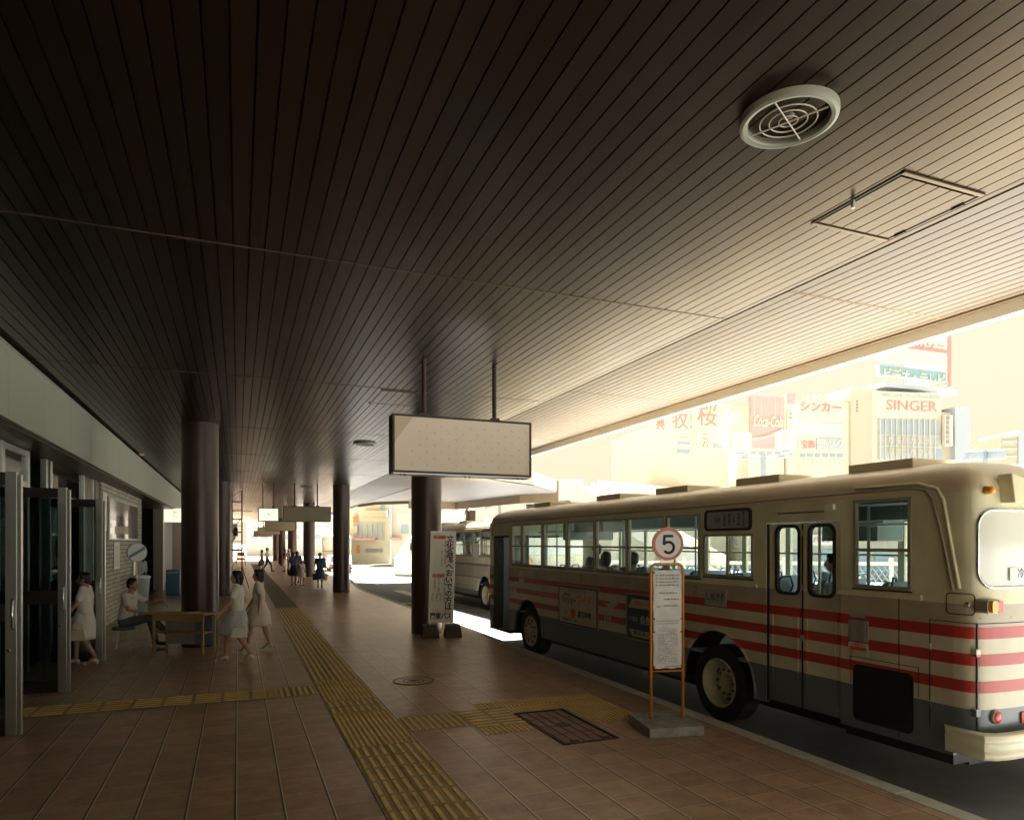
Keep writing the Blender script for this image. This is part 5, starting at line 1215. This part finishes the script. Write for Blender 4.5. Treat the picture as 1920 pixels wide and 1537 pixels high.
# ================================================================== SCAFFOLD, CAR, FURNITURE IN THE DISTANCE
sp0 = at(441, 1017, 30.3); t = empty('scaffold_tower', (sp0.x - .05, sp0.y + .4, 0), 0, 'rust red rolling scaffold tower beside the left columns', 'scaffold')
m_ = MB(); q = [(-.38, -.55), (.33, -.55), (.33, .65), (-.38, .65)]
for x, y in q: m_.tube([(x, y, .16), (x, y, 4.35)], .028, 8)
for z in (.5, 1.7, 2.1, 3.1, 3.9): 
    for a, b in ((0, 1), (1, 2), (2, 3), (3, 0)): m_.tube([(*q[a], z), (*q[b], z)], .018, 6)
for z in (.9, 1.3, 2.5, 2.8, 3.5): m_.tube([(*q[0], z), (*q[1], z)], .014, 6)
for z0 in (.5, 2.1): m_.tube([(*q[0], z0), (*q[1], z0 + 1.1)], .015, 6); m_.tube([(*q[1], z0), (*q[2], z0 + 1.4)], .015, 6)
m_.tube([(.33, -.55, 1.0), (.62, -.55, .03)], .02, 6); m_.tube([(-.1, -.6, 3.45), (.75, -.6, 3.45)], .015, 6); m_.tube([(-.38, -.55, 3.9), (.33, -.55, 4.35)], .016, 6)
m_.build('tube_frame', 'scaffold_red', t, smooth=True)
for z in (1.72, 2.5): MB().box((-.36, -.5, z), (.31, .6, z+.04)).build('deck', 'concrete_dark', t)
for x, y in q: MB().lathe([(.09, -.025), (.09, .025)], c=(x, y, .092), axis='y', seg=20).tube([(x, y, .09), (x, y, .18)], .016, 6).build('castor', 'steel_light', t)
t = empty('barricade', (.25, 66, 0), 0, 'small yellow folding barrier far down the concourse', 'barrier')
MB().tube([(-.4, 0, 0.01), (-.2, 0, 1.6), (.2, 0, 1.6), (.4, 0, 0.01)], .04).box((-.32, -.03, .9), (.32, .03, 1.2)).box((-.36, -.03, .45), (.36, .03, .7)).build('frame', 'amber', t)
t = empty('awning', (-1.15, 46, 0), 0, 'dark curved shop canopy sticking out of the building wall past the scaffold', 'canopy')
MB().slab([(-1.6, 2.45), (1.15, 2.45), (1.15, 2.95), (-1.6, 2.95)], [], lambda a, b, c: (a, c, b), -1, 1).build('box', 'bronze_dark', t); MB().slab([(-1.6, 2.0), (.6, 2.0), (.95, 2.2), (1.05, 2.42), (-1.6, 2.42)], [], lambda a, b, c: (a, c, b), -1, 1).build('curved_soffit', 'plate_grey', t, bevel=.03)
MB().box((-1.6, -1, 2.96), (1.12, 1, 3.2)).build('fascia', 'steel_light', t)
t = empty('concourse_shops', (-2.6, 0, 0), 0, 'cream and tan far building wall beyond the scaffold', 'building')
MB().box((-3, 38.7, 0), (0, 84, 3.6)).build('wall', 'bld_pink', t)
for k in range(6):
    MB().box((.002, 41 + k*7, .1), (.02, 45 + k*7, 2.6)).build('shutter', 'concrete_tan', t)

# small boxy car in front of the far bus
def box_car(x, y, rz, lb):
    t = empty('car', (x, y, ROAD), R_(rz), lb, 'car')
    prof = [(-2.1, .38), (-2.12, .75), (-1.75, .82), (-1.35, 1.30), (.55, 1.32), (1.05, .85), (1.95, .78), (2.1, .60), (2.1, .38)]
    MB().slab(prof, [], lambda a, b, c: (c, a, b), -.78, .78).build('body', 'car_white', t, bevel=.05)
    MB().slab([(-1.66, .86), (-1.34, 1.24), (.52, 1.25), (.95, .87)], [], lambda a, b, c: (c, a, b), -.785, .785).build('side_window', 'car_glass', t)
    MB().slab([(-1.80, .84), (-1.38, 1.27), (-1.36, 1.25), (-1.78, .82)], [], lambda a, b, c: (c, a, b), -.66, .66).build('rear_window', 'car_glass', t)
    MB().box((-.74, -2.16, .56), (.74, -2.11, .72)).build('tail_lamp', 'lens_red', t); MB().box((-.80, -2.24, .34), (.80, -2.10, .50)).build('bumper', 'black', t, bevel=.02); MB().box((-.26, -2.25, .36), (.26, -2.242, .48)).build('number_plate', 'paper_white', t)
    for sx_ in (-.70, .70):
        for yy in (-1.3, 1.35): MB().lathe([(.29, -.08), (.29, .08)], c=(sx_, yy, .29), axis='x', seg=24).build('wheel', 'rubber', t)
box_car(6.9, 51.5, -4, 'small white boxy car with red tail lamps between the columns')

# ================================================================== PEDESTRIAN DECK AND STAIRS over the road
t = empty('pedestrian_stair', (0, 0, 0), 0, 'white concrete stair flight with tan underside rising to the footbridge', 'stairs')
def flight(p0, p1, w, par, nm='flight'):
    p0, p1 = Vector(p0), Vector(p1); d = p1 - p0; h = Vector((d.x, d.y, 0)).normalized(); s = Vector((-h.y, h.x, 0)) * w/2
    m_ = MB(); mm = MB(); mu = MB()
    for sg in (-1, 1):
        q = [p0 + s*sg, p1 + s*sg]; o = s.normalized()*sg*.12
        v = [m_.bm.verts.new(x) for x in (q[0] - Vector((0,0,.35)), q[1] - Vector((0,0,.35)), q[1] + Vector((0,0,par)), q[0] + Vector((0,0,par)), q[0] - Vector((0,0,.35)) + o, q[1] - Vector((0,0,.35)) + o, q[1] + Vector((0,0,par)) + o, q[0] + Vector((0,0,par)) + o)]
        for f in ((0,1,2,3), (4,5,6,7), (0,1,5,4), (1,2,6,5), (2,3,7,6), (3,0,4,7)): m_.bm.faces.new([v[i] for i in f])
    a = [p0 - s*.99, p0 + s*.99, p1 + s*.99, p1 - s*.99]
    v = [mu.bm.verts.new(x - Vector((0,0,.28))) for x in a] + [mu.bm.verts.new(x - Vector((0,0,.02))) for x in a]
    for f in ((0,1,2,3), (4,5,6,7), (0,1,5,4), (1,2,6,5), (2,3,7,6), (3,0,4,7)): mu.bm.faces.new([v[i] for i in f])
    m_.build('parapet', 'concrete_white', t); mu.build('stair_slab', 'concrete_tan', t)
flight((10.6, 43.5, ROAD + .2), (15.5, 47.0, 5.2), 3.2, 1.0)
flight((15.5, 47.0, 5.2), (23.0, 44.0, 5.4), 3.2, 1.1)
flight((23.0, 44.0, 5.4), (28.5, 35.5, ROAD + .2), 3.2, 1.1)
MB().box((15.1, 48.5, ROAD), (16.0, 49.4, 5.0)).box((22.4, 44.8, ROAD), (23.2, 45.6, 5.0)).build('pier', 'concrete_white', t)
t2 = empty('footbridge', (0, 0, 0), 0, 'long white footbridge deck crossing high behind the buses', 'bridge')
t = t2; flight((23.4, 45.5, 5.4), (60, 62, 5.6), 4.0, 1.2)
for f in (.25, .6, .95):
    p = Vector((23.4, 45.5, 0)).lerp(Vector((60, 62, 0)), f); MB().lathe([(.5, ROAD), (.5, 5.1)], c=(p.x, p.y, 0)).build('pier', 'concrete_white', t2)

# island canopy piers (brown) seen beyond the wing
for u, vt, d, lb in ((882, 948, 43.5, 'brown square pier under the canopy wing, left one'), (998, 931, 36.5, 'brown square pier at the tip of the canopy wing')):
    p = at(u, HY, d); t = empty('canopy_pier', (p.x, p.y, ROAD), R_(-20), lb, 'pier', 'brown piers of the canopy wing')
    MB().lathe([(.33, 0.0), (.33, 4.25)], seg=40).build('shaft', 'column_brown', t, smooth='angle'); MB().lathe([(.345, 4.2), (.345, 4.27)], seg=40).build('collar', 'band_dark', t)

# street lamp with two lanterns in the square
def lamp_post(p, lb, r=.105, top=6.35):
    t = empty('street_lamp', (p.x, p.y, ROAD), R_(-42), lb, 'street lamp')
    MB().tube([(0, 0, 0), (0, 0, top + .15)], r, 14).build('pole', 'pole_blue', t, smooth='angle'); MB().tube([(-.85, 0, top - .02), (.85, 0, top - .02)], .05, 8).build('arm', 'pole_blue', t)
    for s in (-.82, .82):
        l_ = MB().lathe([(.16, top + .18), (.40, top + .32), (.40, top + .92), (.05, top + 1.0)], c=(s, 0, 0), seg=4).build('lantern', 'lantern_glass', t)
        m_ = MB()
        for k in range(4):
            a = math.pi/2*k; m_.tube([(s + .40*math.cos(a), .40*math.sin(a), top + .32), (s + .40*math.cos(a), .40*math.sin(a), top + .92)], .018, 6)
        m_.lathe([(.05, top - .02), (.20, top + .17)], c=(s, 0, 0), seg=12); m_.build('lantern_frame', 'pole_blue', l_)
    return t
lamp_post(at(1431, 1017, 26.5), 'grey street lamp with two square lanterns in front of the red billboard', top=5.55)
p = at(1847, 1017, 24); t = empty('square_lamp', (p.x, p.y, ROAD), R_(-42), 'blue grey lamp with two flat round heads above the rear of the bus', 'lamp')
MB().tube([(0, 0, 0), (0, 0, 5.5)], .08, 12).build('pole', 'pole_blue', t)
for s in (-.32, .32): MB().lathe([(.27, 5.15), (.29, 5.20), (.29, 5.42), (.20, 5.46)], c=(s, 0, 0), seg=24).build('lamp_head', 'pole_blue', t, smooth='angle')
# plaza fence seen through the rear side windows
t = empty('fence', (17.5, 16.0, ROAD), R_(-35), 'white lattice fence across the road behind the bus', 'fence')
m_ = MB(); L = 22
for k in range(int(L/.18)):
    x = -L/2 + k*.18; m_.tube([(x, 0, .3), (x + .8, 0, 1.5)], .014, 4); m_.tube([(x + .8, 0, .3), (x, 0, 1.5)], .014, 4)
m_.build('lattice', 'pole_blue', t); MB().box((-L/2, -.04, 1.52), (L/2+.8, .04, 1.62)).box((-L/2, -.04, .18), (L/2+.8, .04, .28)).build('rail', 'concrete_white', t)
for k in range(8): MB().box((-L/2 + k*3.1, -.06, 0), (-L/2 + k*3.1 + .1, .06, 1.75)).build('post', 'concrete_white', t)

# ================================================================== BUILDINGS ROUND THE SQUARE
class Facade:
    """vertical wall plane through a point, turned by yaw; gives wall coordinates (along, up) for its features"""
    def __init__(s, name, u, d, yaw, label, cat='building', group=None):
        p = at(u, HY, d); s.o = Vector((p.x, p.y, ROAD)); s.r = Vector((math.cos(yaw), math.sin(yaw), 0)); s.yaw = yaw
        s.n = Vector((s.r.y, -s.r.x, 0)); s.t = empty(name, tuple(s.o), yaw, label, cat, group)
    def c(s, u, v):
        k = ray(u, v); den = k.dot(s.n); e = Vector((0, 0, EYE)); tt = (s.o - e).dot(s.n) / den; q = e + k*tt - s.o
        return q.dot(s.r), q.z
    def block(s, name, m, u0, v0, u1, v1, dep0=0.0, dep1=8.0, parent=None, ground=False):
        a, z1 = s.c(u0, v0); b, z0 = s.c(u1, v1); z1b = s.c(u1, v0)[1]
        if ground: z0 = 0.001
        return MB().box((a, dep0, z0), (b, dep1, (z1 + z1b)/2)).build(name, m, parent or s.t)
    def txt(s, st, u0, u1, v, m, hpx, dep=-.06, parent=None, **k):
        a, z = s.c(u0, v); b, _ = s.c(u1, v); hh = abs(s.c((u0+u1)/2, v - hpx/2)[1] - s.c((u0+u1)/2, v + hpx/2)[1])
        return text(st, hh*1.25, m, parent or s.t, ((a+b)/2, dep, z), (90, 0, 0), width=(b-a), ext=.02, **k)
YA = -TH   # most fronts face the station squarely enough
# 1 leftmost: roof billboard with two red characters, white block with the cherry character
f = Facade('sign_building', 1290, 60, YA + .25, 'white building with red lettered rooftop boards, left of the red billboard')
f.block('wall', 'bld_white', 1222, 800, 1366, 900, 0, 9, ground=True)
b_ = f.block('roof_sign', 'bld_white', 1219, 772, 1290, 820, -.4, .2); f.txt('興', 1226, 1242, 795, 'sign_redtxt', 26, -.45, b_); f.txt('牧', 1256, 1286, 790, 'sign_redtxt', 30, -.45, b_)
f.block('sign_edge', 'bld_fin', 1219, 816, 1291, 820, -.45, -.1)
b_ = f.block('roof_sign', 'bld_white', 1293, 756, 1366, 806, -.4, .2); f.txt('桜', 1303, 1340, 781, 'sign_redtxt', 38, -.45, b_)
for u0, u1, v0, v1 in ((1337, 1356, 831, 840), (1270, 1293, 828, 834), (1270, 1293, 842, 850)): f.block('window', 'bld_glass', u0, v0, u1, v1, -.05, .3)
f.txt('美容 3F', 1274, 1294, 818, 'ink_grey', 6); f.txt('二\n八', 1317, 1328, 826, 'sign_redtxt', 12)
b_ = f.block('small_sign', 'bld_pink', 1306, 810, 1315, 840, -.12, 0)
# 2 pale block behind with small windows
f = Facade('pale_building', 1390, 70, YA + .2, 'plain pale building behind the street lamp, beside the red billboard')
f.block('wall', 'bld_pale', 1345, 762, 1408, 900, 0, 8, ground=True); f.block('window', 'bld_glass', 1379, 832, 1398, 844, -.05, .3); f.block('window', 'bld_fin', 1370, 773, 1376, 793, -.05, .3); f.block('window', 'bld_fin', 1378, 771, 1384, 794, -.05, .3)
# 3 red billboard
f = Facade('red_billboard', 1545, 60, YA + .18, 'tall red rooftop billboard with white script behind the street lamp', 'billboard')
bb = f.block('panel', 'sign_red_far', 1408, 743, 1471, 842, 0, .4)
for k in range(9): f.block('batten', 'bld_pink', 1414 + k*6.5, 744, 1414.5 + k*6.5, 780, -.02, .0, bb) if k % 2 == 0 else None
f.txt('Coca-Cola', 1411, 1466, 790, 'bld_white', 24, -.08, bb, shear=.35, bold=.03)
a, zz = f.c(1410, 822); b, zb = f.c(1466, 805)
m_ = MB().tube([(a + (b-a)*k/12, -.07, zz + (zb-zz)*(k/12)**2) for k in range(13)], .12, 6).build('wave', 'bld_white', bb)
f.block('wall', 'bld_white', 1406, 843, 1474, 900, .3, 6, ground=True)
for k in range(4): f.block('window', 'bld_glass', 1412 + k*15, 846, 1421 + k*15, 851, .24, .5)
f.block('corner_tower', 'bld_white', 1476, 738, 1489, 900, 0, 3, ground=True)
for v in (774, 782, 832, 850): f.block('window', 'ink_grey', 1480, v, 1484, v+3, -.05, .2)
f.block('red_side_panel', 'sign_red_far', 1475, 737, 1490, 758, -.06, 0)
# 4 sewing machine shop, left half: katakana sign
f = Facade('shop_building', 1545, 62, YA + .18, 'white shop building with red katakana sign in the middle of the square')
f.block('wall', 'bld_white', 1490, 752, 1592, 900, 0, 2.5, ground=True); f.block('window', 'bld_fin', 1497, 792, 1580, 820, -.06, .3)
b_ = f.block('panel_sign', 'bld_pink', 1497, 822, 1528, 846, -.1, .1); f.txt('宝飾', 1500, 1526, 834, 'sign_redtxt', 14, -.16, b_)
b_ = f.block('panel_sign', 'bld_fin', 1530, 822, 1580, 844, -.1, .1); f.txt('ミヤク', 1534, 1578, 833, 'bld_white', 17, -.16, b_)
for k in range(6): f.block('window', 'bld_glass', 1500 + k*14, 850, 1510 + k*14, 857, -.05, .3)
f.txt('シンカー', 1500, 1577, 763, 'sign_redtxt', 17, bold=.03); f.txt('ようこそ宇都宮', 1510, 1585, 744, 'sign_green_far', 9)
for k in range(10): f.block('banner_strip', 'bld_pink', 1498 + k*8.4, 861, 1504 + k*8.4, 872, -.05, .1)
# 5 stair tower between the halves
f = Facade('stair_tower', 1545, 62, YA + .18, 'pale tower with small cap between the two shop signs', 'tower')
f.block('wall', 'bld_pale', 1592, 732, 1632, 905, -.25, 2.5, ground=True); f.block('cap', 'bld_pink', 1588, 728, 1636, 733, -.6, 2.7)
for k in range(4): f.block('vent', 'ink_grey', 1602, 752 + k*6, 1605, 755 + k*6, -.32, -.2)
# 6 Latin sign building
f = Facade('shop_building', 1545, 62, YA + .18, 'white building with large red Latin sign and blue finned windows, under the roof billboard')
f.block('wall', 'bld_white', 1634, 735, 1765, 905, 0, 2.5, ground=True); f.txt('SINGER', 1661, 1756, 760, 'sign_redtxt', 22, bold=.0); f.txt('WELCOME TO UTSUNOMIYA', 1652, 1764, 741, 'sign_green_far', 8)
f.block('window_band', 'bld_fin', 1645, 786, 1760, 862, -.05, .3)
for k in range(11): f.block('fin', 'bld_white', 1647 + k*10.3, 786, 1648.3 + k*10.3, 862, -.22, -.052)
for k in range(10): f.block('pane', 'bld_glass', 1649.5 + k*10.3, 788, 1656.5 + k*10.3, 815, -.12, -.052)
for v in (816, 837): f.block('spandrel', 'bld_white', 1645, v, 1760, v+3, -.2, -.13)
f.txt('理 容 院 カ メ ラ', 1662, 1738, 826, 'bld_white', 12, -.3); f.txt('貸 間 二 階 ○ ○', 1662, 1738, 847, 'bld_white', 10, -.3)
# roof billboard
g = Facade('roof_billboard', 1735, 66, YA + .35, 'big rooftop billboard frame with pink board and blue katakana band', 'billboard')
b_ = g.block('pink_panel', 'bld_pink', 1650, 634, 1776, 690, 0, .4); g.block('red_line', 'sign_redtxt', 1650, 655, 1776, 657, -.08, -.02, b_); g.txt('カラーのソニ', 1654, 1770, 640, 'sign_redtxt', 16, -.1, b_)
b_ = g.block('blue_band', 'sign_blue_far', 1648, 691, 1773, 716, -.1, .4); g.txt('ビデオ・テレビ', 1654, 1768, 703, 'bld_white', 19, -.16, b_, bold=.03)
a, z0 = g.c(1776, 716); _, z1 = g.c(1776, 600); x0 = g.c(1649, 716)[0]
m_ = MB()
for y_ in (0, 5.2): m_.tube([(a + .3, y_, z0 - .5), (a + .3, y_, z1)], .16, 6)
for z_ in (z0, z0 + (z1-z0)*.4, z0 + (z1-z0)*.75): m_.tube([(a + .3, 0, z_), (a + .3, 5.2, z_)], .05, 6)
m_.build('red_frame', 'sign_redtxt', g.t); MB().box((x0 - .2, -.8, z0 - 1.3), (a + .6, 6, z0 - .9)).build('platform', 'bld_fin', g.t)
MB().box((x0 + 1, 2.0, .001), (a - 1, 6, z0 - 1.35)).build('tower_block', 'bld_white', g.t); MB().box((a + .26, .3, z0), (a + .34, 5.0, z1)).build('side_panel', 'bld_white', g.t)
# 7 grey pier with vertical sign
f = Facade('grey_building', 1545, 62, YA + .18, 'grey slab fronted building with a vertical black lettered sign, right of the Latin sign')
f.block('wall', 'bld_pale', 1766, 772, 1786, 905, .2, 6, ground=True); f.block('slab', 'bld_fin', 1786, 764, 1816, 905, -.3, 6, ground=True)
b_ = f.block('vertical_sign', 'bld_white', 1762, 780, 1777, 838, -.6, -.3)
for i, ch in enumerate('損害保険代理'): a, z_ = f.c(1767, 786 + i*9); text(ch, .42, 'ink_grey', b_, (a, -.64, z_), (90, 0, 0), ext=.01)
f.block('neck', 'bld_glass', 1752, 842, 1764, 862, -.1, .2)
# 8 far right blocks
f = Facade('far_building', 1895, 95, YA, 'pale far building at the right picture edge above the bus rear'); f.block('wall', 'bld_pale', 1876, 818, 1908, 910, 0, 8, ground=True); f.block('tower', 'bld_fin', 1908, 806, 1935, 910, -.2, 8, ground=True)
for k in range(3): f.block('window_band', 'bld_white', 1879, 826 + k*14, 1905, 829 + k*14, -.2, -.02)
# 9 the fronts left of the near kerb column
f = Facade('arcade_building', 700, 72, YA, 'cream building with a rounded white frame and shop windows between the columns')
f.block('wall', 'bld_white', 655, 900, 732, 1040, 0, 8, ground=True); f.block('window_band', 'bld_pale', 662, 978, 722, 1012, -.05, .2)
for k in range(6): f.block('pane', 'bld_glass', 664 + k*9.5, 981, 670 + k*9.5, 1008, -.1, -.06)
f.block('shop_canopy', 'sign_redtxt', 657, 1009, 708, 1012, -1.6, -.06); f.block('shop_opening', 'ink_grey', 686, 1028, 718, 1035, -.12, -.06); f.block('shop_opening', 'orange_paint', 669, 1022, 675, 1036, -.2, -.06)
b_ = f.block('orange_sign', 'ink_orange', 664, 968, 672, 979, -.4, -.2); b_ = f.block('white_box_sign', 'bld_pale', 663, 986, 672, 1000, -.45, -.2)
f.block('window', 'bld_glass', 714, 946, 722, 956, -.06, .2); f.block('window', 'bld_fin', 664, 950, 671, 966, -.06, .2); f.block('balcony', 'bld_pale', 684, 957, 728, 970, -1.0, -.06)
f = Facade('corner_building', 752, 64, YA + .1, 'tall cream building with pink panel seen just left of the near kerb column')
f.block('wall', 'bld_white', 733, 905, 792, 1040, 0, 8, ground=True); f.block('pilaster', 'bld_fin', 731, 945, 736, 1010, -.5, 0); f.block('pink_panel', 'bld_pink', 743, 960, 768, 990, -.05, .1); f.block('window', 'bld_glass', 753, 984, 766, 1000, -.1, .1); f.block('awning', 'sign_redtxt', 733, 1008, 754, 1012, -1.2, -.06)
f = Facade('hall_building', 895, 76, YA - .05, 'long pale building with faint red writing above the second bus')
f.block('wall', 'bld_white', 800, 925, 1075, 1040, 0, 8, ground=True); f.txt('足利銀行', 897, 920, 951, 'sign_redtxt', 5); f.block('window_frame', 'ink_grey', 934, 948, 940, 965, -.05, .05); f.block('window_band', 'bld_pale', 830, 985, 1060, 1000, -.06, .1)
for k in range(5): f.block('window', 'bld_glass', 850 + k*40, 968, 858 + k*40, 973, -.06, .1)
mat('end_wall_white', (.80, .78, .70), rough=.8)  # whiter than the other fronts: glare at the far end painted in
f = Facade('end_building', 600, 118, YA + .3, 'pale office block with rows of windows at the far end of the road')
f.block('wall', 'end_wall_white', 462, 930, 660, 1040, 0, 8, ground=True)
for r in range(4):
    for k in range(9): f.block('window', 'bld_fin', 470 + k*20, 948 + r*18, 482 + k*20, 956 + r*18, -.08, .1)
f = Facade('plaza_building', 1180, 110, YA - .1, 'low pale building far behind the footbridge')
f.block('wall', 'bld_white', 1080, 925, 1480, 1040, 0, 8, ground=True)
for k in range(10): f.block('window', 'bld_glass', 1100 + k*36, 960, 1118 + k*36, 975, -.08, .1)
# low shop fronts seen through the rear windows of the bus
f = Facade('shop_row', 1620, 40, YA - .15, 'row of low shops with coloured fascia signs seen through the bus windows')
f.block('wall', 'bld_pale', 1480, 965, 1850, 1100, 0, 7, ground=True)
b_ = f.block('yellow_sign', 'amber', 1300, 985, 1400, 991, -.3, -.1) if 0 else None
b_ = f.block('shop_sign', 'paper_white', 1518, 1002, 1560, 1022, -.3, -.02); f.txt('バイク', 1522, 1556, 1012, 'ink_red', 11, -.36, b_)
b_ = f.block('shop_sign', 'paper_white', 1608, 984, 1668, 1006, -.3, -.02); f.txt('下野レイサンス㈱', 1612, 1664, 995, 'ink_red', 9, -.36, b_)
for k in range(7): f.block('shutter', 'bld_glass', 1490 + k*50, 1030, 1524 + k*50, 1075, -.08, .0)
for k, c_ in enumerate(('sign_blue_far', 'sign_redtxt', 'amber', 'bld_fin')): f.block('small_sign', c_, 1570 + k*66, 1010, 1596 + k*66, 1016, -.2, -.02)
